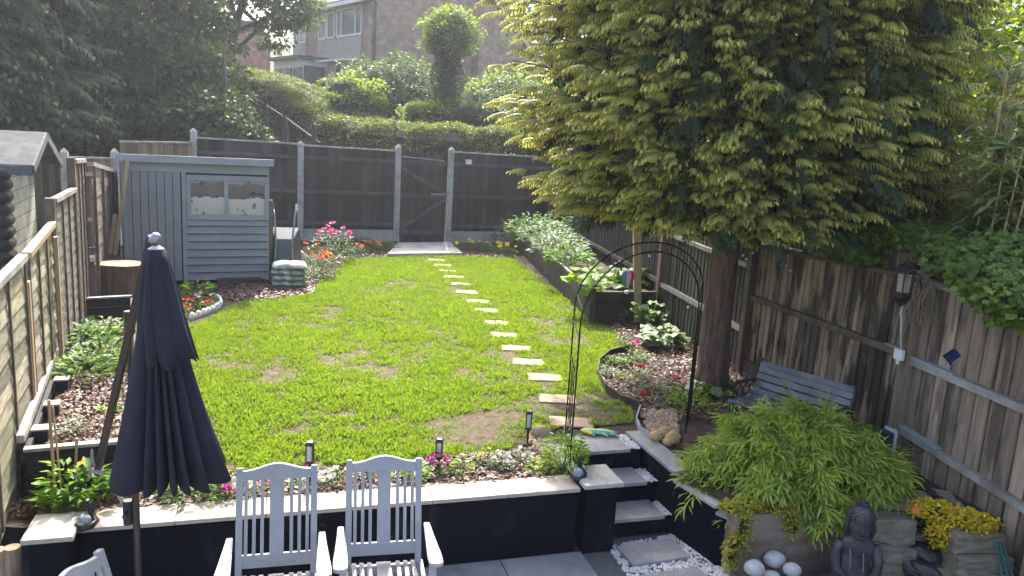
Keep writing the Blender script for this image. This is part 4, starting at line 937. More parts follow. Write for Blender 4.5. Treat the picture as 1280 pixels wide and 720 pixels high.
# orbs with dark figures on the coping
for c, lab in ((G(107, 659, .03), 'dark dragon-like figure hugging a glass ball on the coping by the left pillar'), (G(722, 598, .03), 'dark dragon-like figure hugging a glass ball on the coping by the steps pillar')):
    t = thing('orb_figure', lab, 'ornament', c, 0, 'pair of dark figures with glass balls on the low wall')
    MB().blob((0, -.01, .045), .040, 1, .02, 14, 9).build('ball', mat('crackle_glass', (.35, .42, .42), (.10, .13, .14), 40, .15, .5, spec=.8), t, smooth=True)
    mb = MB(); mb.tube([(-.045, -.02, .02), (0, -.055, .015), (.045, -.02, .022), (.05, .02, .03), (.02, .04, .06), (.0, .045, .10), (.005, .03, .14)], [.014, .018, .02, .02, .019, .016, .012], 8)
    mb.blob((.005, .018, .15), (.018, .024, .016), 3, .2); mb.add([(.01, .04, .1), (.05, .06, .16), (.03, .045, .07)], [(0, 1, 2)]); mb.add([(-.01, .04, .1), (-.045, .06, .16), (-.03, .045, .07)], [(0, 1, 2)])
    mb.blob((0, 0, .012), (.055, .05, .014), 3, .1); mb.build('figure', M_black, t, smooth=True)
# ------------------------------------------------------------------ pond corner: bust, stones, hose, poles, fountain blocks
M_statue = mat('statue_stone', (.05, .042, .05), (.03, .025, .03), 14, .5, .4, dirt=(.16, .15, .16), dirt_scale=8, dirt_amt=.5)
s0 = Vector((2.40, 4.83, PZ)); hd = D(1071, 672, 4.80)
t = thing('seated_statue', 'dark grey seated stone statue with curled hair at the bottom edge', 'statue', s0, -.25)
hz = hd.z-PZ
mb = MB()
mb.lathe((0, 0, 0), [(.12, 0), (.15, .03), (.15, .09), (.105, .14), (.085, .20), (.088, .27), (.100, .325), (.085, .365), (.035, .392), (.028, .43)], 20, 1.0, .72)
for s in (-1, 1):
    mb.tube([(s*.095, 0, .335), (s*.125, -.01, .24), (s*.11, -.05, .16), (s*.03, -.10, .125)], [.032, .034, .030, .018], 10)
    mb.tube([(s*.02, -.03, .06), (s*.16, -.06, .055), (s*.13, -.13, .05), (0, -.13, .05)], [.05, .055, .045, .03], 10)
mb.scl((1.1, 1.1, 1.06), (0, 0, 0)).build('body', M_statue, t, smooth=True)
hh = hz
hh = .50
mb = MB(); mb.lathe((0, 0, hh-.05), [(.012, -.055), (.036, -.042), (.048, -.01), (.052, .03), (.05, .06), (.035, .085), (.01, .1)], 18, .92, 1.0)
mb.blob((0, -.052, hh-.045), (.009, .013, .016), 1, .05); mb.blob((0, -.047, hh-.073), (.017, .008, .006), 1, .05)
for s in (-1, 1): mb.blob((s*.018, -.044, hh-.032), (.011, .007, .005), 1, .05); mb.tube([(s*.049, 0, hh-.02), (s*.055, .004, hh-.05), (s*.048, 0, hh-.085)], [.008, .010, .008], 6)
mb.tube([(0, 0, hh-.14), (0, 0, hh-.08)], [.03, .03], 10); mb.scl(1.6, (0, 0, .425)).build('head', M_statue, t, smooth=True)
mb = MB(); n = 150
for i in range(n):
    z = 1-1.15*(i+.5)/n; a = i*2.39996; r = math.sqrt(max(0, 1-z*z))
    p = Vector((.053*r*math.cos(a), .056*r*math.sin(a)+.006, hh-.005+.052*z))
    if p.y < -.030 and p.z < hh-.002: continue
    mb.blob(p, .0058, 0, 0, 6, 4)
mb.blob((0, .005, hh+.055), (.02, .02, .018), 1, 0)
for i in range(14): mb.blob((.019*math.cos(i*.9), .005+.019*math.sin(i*.9), hh+.05+.0015*i), .0055, 0, 0, 6, 4)
mb.scl(1.6, (0, 0, .425)).build('hair_curls', M_statue, t, smooth=True)
mb = MB()
for s in (-.05, .03): mb.tube([(s-.01, -.045, .385), (s, -.082, .30), (s+.01, -.080, .2)], .004, 5)
mb.build('robe_fold', mat('worn_edge', (.28, .24, .2), None, 9, .6, .2), t)
M_cobble = mat('white_cobble', (.60, .59, .57), (.42, .41, .40), 22, .8, .4, dirt=(.25, .24, .23), dirt_scale=14, dirt_amt=.4)
for i, (x, y, r) in enumerate([(968, 699, .078), (943, 710, .072), (990, 712, .062), (964, 722, .064), (996, 728, .05), (940, 735, .06), (975, 740, .05)]):
    p = G(x, y, -.34 if i < 3 else -.42); d_ = 4.85
    tag(MB().blob(p, (r, r*.85, r*.72), i, .12, 14, 10).build('white_stone', M_cobble, origin=p, smooth=True), ['large round pale cobble on top of the heap beside the brick wall', 'pale round cobble on the left of the heap beside the brick wall', 'pale round cobble on the right of the heap beside the statue', 'pale cobble in the middle front of the heap', 'small pale cobble at the right foot of the heap', 'pale cobble at the left foot of the heap', 'small pale cobble at the front foot of the heap'][i], 'stone', 'pale cobbles heaped below the brick wall')
M_rockb = mat('sandstone_block', (.30, .26, .18), (.17, .15, .105), 6, .8, .6, dirt=(.10, .11, .08), dirt_scale=5, dirt_amt=.7)
def rough_block(c, size, rz, seed, m, parent, name='block'):
    rd = random.Random(seed); mb = MB(); mb.box((0, 0, 0), size); me = bpy.data.meshes.new(name); bm = __import__('bmesh').new()
    vs = [bm.verts.new(v) for v in mb.v]; [bm.faces.new([vs[i] for i in f]) for f in mb.f]
    __import__('bmesh').ops.subdivide_edges(bm, edges=bm.edges[:], cuts=5, use_grid_fill=True)
    for v in bm.verts:
        v.co += Vector((rd.gauss(0, .0045), rd.gauss(0, .0045), rd.gauss(0, .0045)))
        v.co.z *= 1-.05*math.sin(v.co.x*9+seed)
    bm.to_mesh(me); bm.free(); me.transform(Matrix.Rotation(rz, 4, 'Z')); me.transform(Matrix.Translation(c))
    return link_obj(name, me, m, parent, bevel=.008)
t = thing('stone_water_feature', 'stacked sandstone block water feature with dark wet channel in the right corner', 'water feature', (3.0, 4.95, PZ))
def rel(v): return Vector(v)-Vector((3.0, 4.95, PZ))
fb = [((3.22, 4.98, -.10), (.36, .24, .13), .1), ((3.24, 4.93, -.235), (.38, .28, .13), .05), ((3.2, 4.9, -.38), (.44, .32, .16), .1), ((2.74, 5.12, -.13), (.30, .2, .18), -.1), ((2.72, 5.07, -.31), (.34, .24, .17), -.05), ((2.74, 4.98, -.44), (.38, .3, .09), 0)]
for i, (c, s, a) in enumerate(fb): rough_block(rel(c), s, a, i, M_rockb, t)
M_wet = mat('wet_black_rock', (.03, .03, .033), (.012, .012, .014), 10, .15, .8, spec=.8)
mb = MB()
for i, (c, r) in enumerate([((2.97, 5.08, -.16), (.14, .09, .05)), ((2.96, 5.0, -.25), (.13, .1, .06)), ((2.93, 4.93, -.34), (.15, .11, .07)), ((2.95, 4.86, -.42), (.17, .12, .07))]): mb.blob(rel(c), r, i, .3, 14, 9)
mb.build('wet_channel', M_wet, t)
mb = MB(); mb.beam(rel((2.6, 5.35, -.02)), rel((3.3, 5.2, -.02)), .22, .05); mb.beam(rel((2.6, 5.55, 0)), rel((3.3, 5.35, 0)), .16, .04); mb.build('timber_edge', M_greytimber, t, bevel=.004)
# hose with orange ends
pts = [G(x, y, .035) for x, y in [(1128, 601), (1150, 606), (1168, 616), (1166, 625), (1150, 629)]]
t = thing('black_pump_hose', 'coiled black hose with orange end caps behind the yellow creeping plant', 'hose', pts[-1])
mb = MB(); mb.tube(pts, .016, 8); mb.tube([G(1132, 607, .03), G(1155, 612, .05), G(1175, 622, .04), G(1192, 632, .03)], .014, 8); mb.build('hose', M_black, t, world=True, smooth=True)
M_orcap = mat('orange_plastic', (.75, .20, .07), None, 5, .4, 0)
for x, y in ((1148, 626), (1144, 636)):
    c = G(x, y, .05); mb = MB(); mb.tube([c, c+Vector((-.012, -.03, 0))], .024, 12); mb.build('end_cap', M_orcap, t, world=True)
t = thing('green_poles', 'green metal poles leaning in the bottom right corner by the fence', 'poles', G(1258, 715, -.3))
for k in range(3):
    mb = MB(); mb.tube([D(1244+5*k, 676+3*k, 4.75), D(1256+8*k, 740, 4.6)], .008, 7); mb.build('pole', mat('green_pole', (.01, .10, .08), None, 5, .35, 0) if k == 0 else MATS['green_pole'], t, world=True)
mb = MB(); pc = V2((3.62, 4.62)); mb.box((3.44, 4.62, -.15), (.10, .10, 1.1), .25); tag(mb.build('fence_post', M_weather2, origin=(3.44, 4.62, -.7), bevel=.006), 'broken pale timber post at the right edge in front of the board fence', 'post')
# ------------------------------------------------------------------ things near the shed
p = Vector((-4.72, 9.55, 0)); t = thing('stump_table', 'thick dark log stump with a bright pale cut top beside the lap fence', 'stump', p)
pc = D(150, 330, 9.55); p.x = pc.x; t.location = p
def outline(r, seed, n=22):
    rd = random.Random(seed); a = [rd.uniform(0, 6) for _ in range(3)]
    return [(r*(1+.10*math.sin(2*q+a[0])+.07*math.sin(3*q+a[1])+.04*math.sin(7*q+a[2]))*math.cos(q), r*(1+.10*math.sin(2*q+a[0])+.07*math.sin(3*q+a[1]))*math.sin(q)) for q in (2*math.pi*k/n for k in range(n))]
zs = pc.z
MB().prism(outline(.24, 3), -.02, zs).build('log', M_bark, t, bevel=.01)
MB().prism(outline(.245, 3), zs, zs+.012).build('cut_face', M_stumptop, t)
p = D(126, 345, 10.2); p.z = 0; tz = D(126, 326, 10.2).z; t = thing('plant_tub', 'large terracotta coloured tub with black tray on top behind the stump', 'tub', p)
MB().lathe((0, 0, 0), [(.17, 0), (.22, tz-.05), (.245, tz-.05), (.25, tz)], 20).build('tub', M_terra, t); MB().lathe((0.05, 0, tz), [(.24, 0), (.26, .03), (.22, .05), (.12, .03)], 18).build('tray', M_black, t)
for i, (x0, y0, x1, y1, w, m_, lab) in enumerate([(136, 326, 144, 268, .05, M_newwood, 'shorter pale timber offcut leaning beside the grey shed'), (143, 324, 160, 200, .045, M_newwood, 'longer pale timber pole leaning beside the grey shed')]):
    a = D(x0, y0, 10.4); b_ = D(x1, y1, 10.75); mb = MB(); a2 = a+(a-b_).normalized()*.3; mb.beam(a2, b_, w, .025, up=(0, 1, 0)); tag(mb.build('timber_length', m_, origin=(a2.x, a2.y, a2.z)), lab, 'timber')
# compost bags, wheelbarrow, log post right of shed
M_bagA = mat('bag_green_white', (.70, .72, .68), (.08, .34, .24), 7, .4, .4, (1, 1, 2), detail=2, dirt=(.6, .1, .15), dirt_scale=4, dirt_amt=.8)
M_bagB = mat('bag_dark_print', (.10, .12, .09), (.55, .55, .52), 6, .4, .4, (1, 1, 3), detail=2, dirt=(.05, .22, .10), dirt_scale=5, dirt_amt=.9)
c = D(361, 350, 11.55); c.z = 0
for i in range(4):
    mb = MB(); vs = []; n = 16; m2 = 10
    for a in range(n+1):
        for b2 in range(m2+1):
            u = a/n*2-1; v = b2/m2*2-1; h_ = .055*max(0, (1-abs(u)**4)*(1-abs(v)**4))**.5*(1+.25*math.sin(5*u+i)*math.cos(4*v+i)); vs.append((u*.25, v*.19, h_))
    fs = [(a*(m2+1)+b2, (a+1)*(m2+1)+b2, (a+1)*(m2+1)+b2+1, a*(m2+1)+b2+1) for a in range(n) for b2 in range(m2)]
    nn = len(vs); vs += [(x, y, -.02-.6*z) for x, y, z in vs]; fs += [tuple(k+nn for k in f[::-1]) for f in fs]
    for a in range(n): fs += [(a*(m2+1), a*(m2+1)+nn, (a+1)*(m2+1)+nn, (a+1)*(m2+1)), (a*(m2+1)+m2, (a+1)*(m2+1)+m2, (a+1)*(m2+1)+m2+nn, a*(m2+1)+m2+nn)]
    for b2 in range(m2): fs += [(b2, b2+1, b2+1+nn, b2+nn), (n*(m2+1)+b2, n*(m2+1)+b2+nn, n*(m2+1)+b2+1+nn, n*(m2+1)+b2+1)]
    mb.add(vs, fs); ob = mb.build('compost_bag', M_bagA if i == 3 else M_bagB, None, smooth=True); ob.location = (c.x+.02*math.sin(i*3), c.y, .055+.085*i); ob.rotation_euler.z = .35+.08*math.sin(i*2)
    tag(ob, ['bottom compost bag of the stack beside the grey shed', 'second compost bag from the ground in the stack beside the grey shed', 'third compost bag from the ground, under the green and white one', 'green and white printed compost bag on top of the stack beside the grey shed'][i], 'bag', 'stacked compost bags')
c = D(356, 328, 12.05); c.z = .02; t = thing('wheelbarrow', 'dark wheelbarrow tipped up on end against the fence behind the compost bags', 'wheelbarrow', c, .25)
M_bar = mat('barrow_metal', (.11, .125, .14), (.05, .055, .06), 3, .35, .1, metal=.3)
mb = MB(); vs = [(-.26, 0, .12), (.26, 0, .12), (.22, .05, .78), (-.22, .05, .78), (-.17, -.26, .22), (.17, -.26, .22), (.13, -.20, .62), (-.13, -.20, .62)]
mb.add(vs, [(4, 5, 6, 7), (0, 1, 5, 4), (1, 2, 6, 5), (2, 3, 7, 6), (3, 0, 4, 7)]); o = mb.build('tray', M_bar, t, bevel=.02); o.modifiers.new('th', 'SOLIDIFY').thickness = .006
mb = MB()
for s in (-1, 1): mb.tube([(s*.24, -.02, .1), (s*.2, -.14, .05), (s*.13, -.30, .22), (s*.12, -.27, .62), (s*.15, -.1, .98), (s*.17, -.06, 1.08)], .015, 8)
mb.tube([(-.2, -.14, .05), (.2, -.14, .05)], .014, 8); mb.build('frame', M_alu, t, smooth=True)
for s in (-1, 1): MB().tube([(s*.17, -.06, 1.05), (s*.175, -.05, 1.16)], .02, 8).build('grip', mat('red_grip', (.5, .05, .08), None, 5, .5, 0) if s < 0 else M_white, t)
MB().tube([(-.04, -.16, .08), (.04, -.16, .08)], .12, 18).build('wheel', M_black, t, bevel=.01)
c = D(338, 285, 11.9); c.z = 0; tz = D(340, 250, 11.9).z; MBx = MB(); MBx.tube([c, (c.x, c.y, tz)], .045, 10); tag(MBx.build('log_post', M_weather2, origin=c), 'grey weathered round post between the shed and the wheelbarrow', 'post')
c = D(374, 322, 12.3); c.z = 0; mb = MB(); mb.blob((c.x, c.y, .2), (.13, .12, .24), 5, .25, 12, 9); tag(mb.build('pale_rock', M_cap, origin=c), 'pale upright rock between the wheelbarrow and the pink roses', 'rock')
# timber block in front of shed
a = G(270, 353); mb = MB(); mb.box((a.x+.33, a.y+.05, .04), (.62, .12, .08), sa); tag(mb.build('timber_sleeper', M_bedwood, origin=a, bevel=.006), 'short mossy timber sleeper lying along the front of the grey shed', 'sleeper')
# raised bed left
t = thing('left_raised_bed', 'long black timber raised bed running along the lap fence', 'raised bed', (-2.95, 4.6, 0))
BLn, BRn, BRf, BLf = Vector((-2.97, 4.58, 0)), Vector((-2.37, 4.84, 0)), Vector((-4.42, 8.90, 0)), Vector((-4.86, 8.62, 0))
M_black_t = mat('black_timber', (.028, .026, .025), (.016, .015, .015), 4, .7, .5, (1, 1, 4))
for a, b_ in ((BLn, BRn), (BRn, BRf), (BRf, BLf), (BLf, BLn)):
    mb = MB()
    for z in (.05, .15, .25): mb.beam(a+Vector((0, 0, z)), b_+Vector((0, 0, z)), .035, .094)
    mb.build('side_board', M_black_t, t, world=True, bevel=.004)
mb = MB(); mb.beam(BLn+Vector((.0, -.02, .312)), BRn+Vector((0, -.02, .312)), .06, .02); mb.beam(BLf+Vector((0, 0, .312)), BRf+Vector((0, 0, .312)), .06, .02); mb.beam(BLn+Vector((-.03, 0, .37)), BLf+Vector((-.03, 0, .37)), .045, .05); mb.build('top_trim', M_greytimber, t, world=True)
mb = MB(); mb.prism([tuple(p)[:2] for p in (BLn, BRn, G(152, 405, .2), G(112, 405, .2))], .0, .23); mb.build('soil_fill', M_soil, t, world=True)
bedpoly = [tuple(p)[:2] for p in (BLn+Vector((.04, .03, 0)), BRn+Vector((-.03, .03, 0)), G(152, 405, .2), G(118, 405, .2))]
for i, (x, y, lab) in enumerate([(52, 552, 'small square black pot nearest the camera in the left raised bed by the rail'), (66, 520, 'middle small square black pot along the rail of the left raised bed'), (78, 488, 'farthest small square black pot along the rail of the left raised bed')]):
    p = G(x, y, .23); t = thing('square_pot', lab, 'pot', p, .4, 'small square black pots along the bed rail'); s = .09
    mb = MB(); mb.box((0, 0, .045), (s, s, .09)); mb.build('pot', M_black, t, bevel=.004); mb = MB(); mb.box((0, -.0, .097), (s+.015, s+.015, .012)); mb.build('wood_lid', M_greytimber, t)
# canes
for i, (x0, y0, x1, y1, lab) in enumerate([(70, 636, 61, 500, 'left bamboo cane standing in the plants before the raised bed'), (79, 636, 66, 508, 'thin bamboo cane leaning right beside the left cane'), (94, 616, 96, 548, 'short bamboo cane standing right of the other canes')]):
    a = G(x0, y0); b_ = D(x1, y1, a.y); mb = MB(); mb.tube([a, a.lerp(b_, .5), b_], .009 if i != 1 else .006, 7); tag(mb.build('bamboo_cane', M_newwood, origin=a), lab, 'cane', 'bamboo canes by the left raised bed')
# raised bed right (long timber)
t = thing('right_raised_bed', 'long low raised bed of dark timber boards on the right side of the lawn', 'raised bed', (1.09, 10.43, 0))
c0, c1, c2_, c3_ = Vector((1.09, 10.30, 0)), Vector((0, 17.5, 0)), Vector((1.98, 10.62, 0)), Vector((.75, 17.6, 0)); hb = .42
for a, b_, s in ((c0, c1, 1), (c0, c2_, -1), (c1, c3_, 1)):
    mb = MB()
    for k in range(3): mb.beam(a+Vector((0, 0, .07+.14*k)), b_+Vector((0, 0, .07+.14*k)), .045+.004*(k % 2), .134)
    mb.build('side_board', M_bedwood, t, world=True, bevel=.006)
mb = MB(); mb.beam(c0+Vector((0, 0, hb+.005)), c1+Vector((0, 0, hb+.005)), .03, .014); mb.build('top_trim', M_greytimber, t, world=True)
mb = MB(); mb.prism([tuple(p)[:2] for p in (c0, c2_, c3_, c1)], 0, .36); mb.build('soil_fill', M_soil, t, world=True)
mb = MB(); mb.box((c0.x, c0.y-.03, .22), (.07, .06, .50), .1); mb.build('corner_post', M_bedwood, t, world=True)
# edging rings
ring = [G(*p) for p in [(752, 512), (746, 480), (750, 460), (765, 447), (784, 441)]]
ring = [G(*p) for p in [(786, 424), (783, 438), (762, 444), (749, 455), (747, 470), (757, 488), (776, 502), (800, 510)]]
mb = MB()
for i in range(len(ring)-1): mb.beam(ring[i]+Vector((0, 0, .03)), ring[i+1]+Vector((0, 0, .03)), .012, .075)
tag(mb.build('bed_edging', M_bedwood, origin=ring[0]), 'curved dark edging strip around the mulched flower bed beside the arch', 'edging')
ring2 = [G(*p) for p in [(800, 512), (795, 527), (800, 540), (812, 548)]]
mb = MB()
for i in range(3): mb.beam(ring2[i]+Vector((0, 0, .02)), ring2[i+1]+Vector((0, 0, .02)), .01, .06)
tag(mb.build('bed_edging', M_galv, origin=ring2[0]), 'short curved grey edging strip around the pale gravel near the top step', 'edging')
sc_ = [G(*p) for p in [(266, 373), (274, 376), (277, 382), (268, 389), (252, 395), (236, 400), (222, 403), (205, 404)]]
mb = MB(); tot = 0
for i in range(len(sc_)-1):
    a, b_ = sc_[i], sc_[i+1]; n = max(1, int((b_-a).length/.085))
    for k in range(n):
        c = a.lerp(b_, (k+.5)/n); d = (b_-a).normalized(); mb.lathe(c+Vector((0, 0, 0)), [(.045, -.02), (.047, .05), (.035, .075), (.01, .085)], 10, 1, .5, M=Matrix.Rotation(math.atan2(d.y, d.x), 3, 'Z'))
tag(mb.build('scalloped_edging', M_white, origin=sc_[0], smooth=True), 'white scalloped edging curving round the small flower bed near the shed', 'edging')
# rocks
for x, y, r, lab in ((676, 545, .085, 'pale rounded rock beside the solar lamp near the steps'), (640, 583, .05, 'small pale rock in the flower strip behind the low wall'), (706, 556, .05, 'small pale rock between the arch and the top step')):
    p = G(x, y); tag(MB().blob(p+Vector((0, 0, r*.35)), (r, r*.75, r*.7), int(x), .25, 12, 8).build('garden_rock', M_step, origin=p), lab, 'rock')
for i, (dx, dy, dz, r) in enumerate([(-.07, 0, .04, .06), (.06, -.03, .045, .065), (.0, .05, .06, .055), (.02, -.06, .02, .05)]):
    p = G(830, 552); q = p+Vector((dx, dy, dz)); tag(MB().blob(q, (r, r*.85, r*.75), i, .25, 12, 9).build('yellow_stone', mat('ochre_stone', (.62, .42, .16), (.42, .25, .10), 14, .7, .4, dirt=(.2, .15, .1), dirt_scale=12, dirt_amt=.5) if i == 0 else MATS['ochre_stone'], origin=q, smooth=True), ['left ochre stone of the heap on the slate coping', 'right ochre stone of the heap on the slate coping', 'ochre stone at the back of the heap on the slate coping', 'ochre stone at the front of the heap on the slate coping'][i], 'stone', 'heap of ochre stones by the steps')
p = G(745, 543); t = thing('garden_gloves', 'turquoise and yellow striped fabric bundle like gloves lying behind the top step', 'gloves', p, -.1)
M_glove = mat('striped_glove', (.06, .38, .38), (.68, .55, .05), 4, .7, .3, (1.0, 6, 1), detail=1, coords='Object')
for k, (dx, dy, a) in enumerate([(-.05, 0, .1), (.06, .01, -.15)]):
    mb = MB(); mb.blob((dx, dy, .025), (.085, .05, .022), k, .2, 12, 8)
    for j in range(4): mb.tube([(dx+.05, dy-.03+.02*j, .025), (dx+.11+.01*(j % 2), dy-.035+.024*j, .02)], [.012, .009], 7)
    mb.tube([(dx-.01, dy-.04, .025), (dx+.04, dy-.075, .02)], [.013, .009], 7)
    mb.build('glove', M_glove, t, smooth=True)
# ------------------------------------------------------------------ houses
HC = Vector((-7.05, 37, 0)); ga = R_(38)
gd = Vector((math.cos(ga), math.sin(ga), 0)); fd = Vector((-gd.y, gd.x, 0))   # gable runs along gd, street front along fd
t = thing('brick_house', 'two storey pale brick house with tiled roof, cladding and large gable wall on the hill', 'house', HC+Vector((0, 0, 1.5)), ga)
# local axes: x along gable wall, y along the front facade (away)
z0 = -1.0; ze = 6.65; W = 7.6; LF = 8.9; rz_ = 9.9; rx = 4.2
mb = MB(); mb.add([(0, 0, z0), (W, 0, z0), (W, 0, 5.4), (rx, 0, rz_), (0, 0, ze+.1), (0, .3, z0), (W, .3, z0), (W, .3, 5.4), (rx, .3, rz_), (0, .3, ze+.1)], [(0, 1, 2, 3, 4), (9, 8, 7, 6, 5), (0, 5, 6, 1), (1, 6, 7, 2), (2, 7, 8, 3), (3, 8, 9, 4), (4, 9, 5, 0)])
mb.build('gable_wall', M_hbrick, t)
mb = MB(); mb.box((.15, LF/2+.15, (ze+z0)/2), (.3, LF-.31, ze-z0)); mb.box((W/2, LF+.1, 2.5), (W, .2, 7)); mb.box((W-.15, LF/2+.1, 2.1), (.3, LF-.4, 6)); mb.build('front_wall', M_hbrickY, t)
mb = MB()
def rslope(x0, za, x1, zb, y0, y1, th=.14):
    mb.add([(x0, y0, za), (x1, y0, zb), (x1, y1, zb), (x0, y1, za), (x0, y0, za+th), (x1, y0, zb+th), (x1, y1, zb+th), (x0, y1, za+th)], [(0, 3, 2, 1), (4, 5, 6, 7), (0, 1, 5, 4), (1, 2, 6, 5), (2, 3, 7, 6), (3, 0, 4, 7)])
rslope(-.5, ze-.15, rx, rz_, -.15, LF+.5); rslope(rx+.002, rz_-.002, W+.15, 5.3, -.15, LF+.5); roof = mb.build('roof', M_tile, t)
mb = MB(); mb.beam((rx, -.20, rz_+.02), (W+.2, -.20, 5.28), .06, .24, up=(0, -1, 0)); mb.v = mb.v; mb.beam((rx, -.2, rz_+.03), (-.5, -.2, ze-.1), .06, .24, up=(0, -1, 0)); mb.box((-.52, LF/2, ze-.16), (.06, LF+.6, .16)); mb.build('bargeboard', M_upvc, t)
# right lower wing with its own verge
mb = MB(); w0, w1 = 5.6, 9.6
mb.add([(w0, -.5, z0), (w1, -.5, z0), (w1, -.5, 4.25), (w0+.5, -.5, 7.5), (w0, -.5, 7.5), (w0, 2.6, z0), (w1, 2.6, z0), (w1, 2.6, 4.25), (w0+.5, 2.6, 7.5), (w0, 2.6, 7.5)], [(0, 1, 2, 3, 4), (9, 8, 7, 6, 5), (1, 6, 7, 2), (0, 4, 9, 5)]); mb.build('wing_wall', M_hbrick, t)
mb = MB(); rslope(w0+.45, 7.55, w1+.3, 4.15, -.6, 9, .12); mb.build('wing_roof', M_tile, t)
mb = MB(); mb.beam((w0+.4, -.66, 7.65), (w1+.3, -.66, 4.2), .06, .26, up=(0, -1, 0)); mb.build('wing_bargeboard', M_upvc, t)
mb = MB(); mb.tube([(.12, -.12, z0), (.12, -.12, ze-.2), (-.3, -.05, ze)], .06, 7); mb.build('drainpipe', M_black, t)
# facade windows; y = distance along the front
def win(y0, y1, za, zb, nm, mull, parent):
    f = MB(); x = -.05
    f.box((x, (y0+y1)/2, za), (.06, y1-y0, .09)); f.box((x, (y0+y1)/2, zb), (.06, y1-y0, .09))
    for y in [y0]+mull+[y1]: f.box((x, y, (za+zb)/2), (.05, .08, zb-za-.09))
    w = f.build('window', M_upvc, parent); MB().box((-.02, (y0+y1)/2, (za+zb)/2), (.04, y1-y0-.02, zb-za-.02)).build('pane', M_wglass, w)
win(.9, 3.5, 5.12, 6.35, '', [1.5, 3.0], t); win(3.8, 4.6, 5.12, 6.3, '', [], t); win(4.8, 5.6, 5.12, 6.3, '', [], t); win(7.3, 8.8, 5.1, 6.2, '', [8.0], t)
win(.9, 3.6, 1.8, 3.8, '', [1.8, 2.7], t)
mb = MB()
for z in range(13): 
    for y0, y1 in ((.9, 5.7), (7.3, 8.8)): mb.add([(-.06, y0, 3.95+z*.085), (-.06, y1, 3.95+z*.085), (-.02, y1, 4.03+z*.085), (-.02, y0, 4.03+z*.085), (0, y0, 3.95+z*.085), (0, y1, 3.95+z*.085)], [(0, 3, 2, 1), (0, 1, 5, 4)])
mb.build('cladding', M_clad, t)
mb = MB(); mb.box((-.75, 6.3, 1.7), (1.4, 3.6, 4.6)); p = mb.build('porch', M_upvc, t)
win2 = MB(); 
for y in (4.9, 6.1, 7.4): win2.box((-1.47, y, 2.6), (.04, 1.0, 2.0))
win2.box((-.75, 4.48, 2.7), (1.1, .03, 2.0)); win2.build('porch_glass', M_wglass, p)
MB().box((-.8, 6.3, 4.08), (1.8, 4.0, .16)).build('porch_roof', M_felt, p); MB().box((-.5, 2.2, 3.88), (1.0, 3.0, .08)).build('canopy', M_upvc, t)
# porch window bars
# far orange brick house upper left
c = D(302, 90, 50); t = thing('far_brick_house', 'partly hidden orange brick house with white trim between the trees, upper left', 'house', (c.x, 50, 2.5), .35)
mb = MB(); mb.box((0, .2, 2.0), (3.4, .3, 6.5)); mb.build('wall', M_redbrick, t)
mb = MB(); mb.box((-2.4, 2.0, 2.0), (2.0, 4, 6)); mb.build('side_wall', M_hbrick, t)
mb = MB(); mb.beam((-1.9, 0, 5.1), (0, 0, 7.2), .06, .22, up=(0, -1, 0)); mb.beam((0, -.02, 7.2), (1.9, -.02, 5.1), .06, .22, up=(0, -1, 0)); mb.build('bargeboard', M_upvc, t)
mb = MB(); rslope(-3.6, 4.9, -1.2, 6.6, -.4, 5); mb.box((0, 3, 5.8), (3, 5, .3)); mb.build('roof', M_tile, t)
f = MB().box((-1.0, -.02, 2.8), (.9, .1, 1.3)).build('window', M_upvc, t); MB().box((-1.0, -.09, 2.8), (.75, .04, 1.15)).build('pane', M_wglass, f)
f = MB().box((.7, -.02, 2.5), (.6, .1, 1.0)).build('window', M_upvc, t); MB().box((.7, -.09, 2.5), (.45, .04, .85)).build('pane', M_wglass, f)
# ------------------------------------------------------------------ hedges and background trees
def hillz(x, y): return float(hill(np.array([x*1.0]), np.array([y*1.0]))[0])
def core_hull(pts, name, m, parent):
    """pts list of (x,y,z0,z1,halfwidth)"""
    mb = MB(); vs = []; fs = []; n = 10
    for i, (x, y, z0, z1, w) in enumerate(pts):
        a = pts[max(i-1, 0)]; b_ = pts[min(i+1, len(pts)-1)]; d = Vector((b_[0]-a[0], b_[1]-a[1], 0)).normalized(); s = Vector((-d.y, d.x, 0))
        for k in range(n):
            th = 2*math.pi*k/n; c, q = math.cos(th), math.sin(th); cx = math.copysign(abs(c)**.5, c); cz = math.copysign(abs(q)**.5, q)
            p = Vector((x, y, (z0+z1)/2))+s*w*cx*.82+Vector((0, 0, (z1-z0)/2*.86*cz)); vs.append(p)
    for i in range(len(pts)-1):
        for k in range(n): fs.append((i*n+k, i*n+(k+1) % n, (i+1)*n+(k+1) % n, (i+1)*n+k))
    fs += [tuple(range(n)), tuple((len(pts)-1)*n+k for k in range(n))[::-1]]
    mb.add(vs, fs); return mb.build(name, m, parent, world=True)
M_core = mat('shrub_interior', (.022, .032, .012), (.012, .014, .007), 8, .95, .5)  # for solid dark fillers added inside foliage to block light and holes
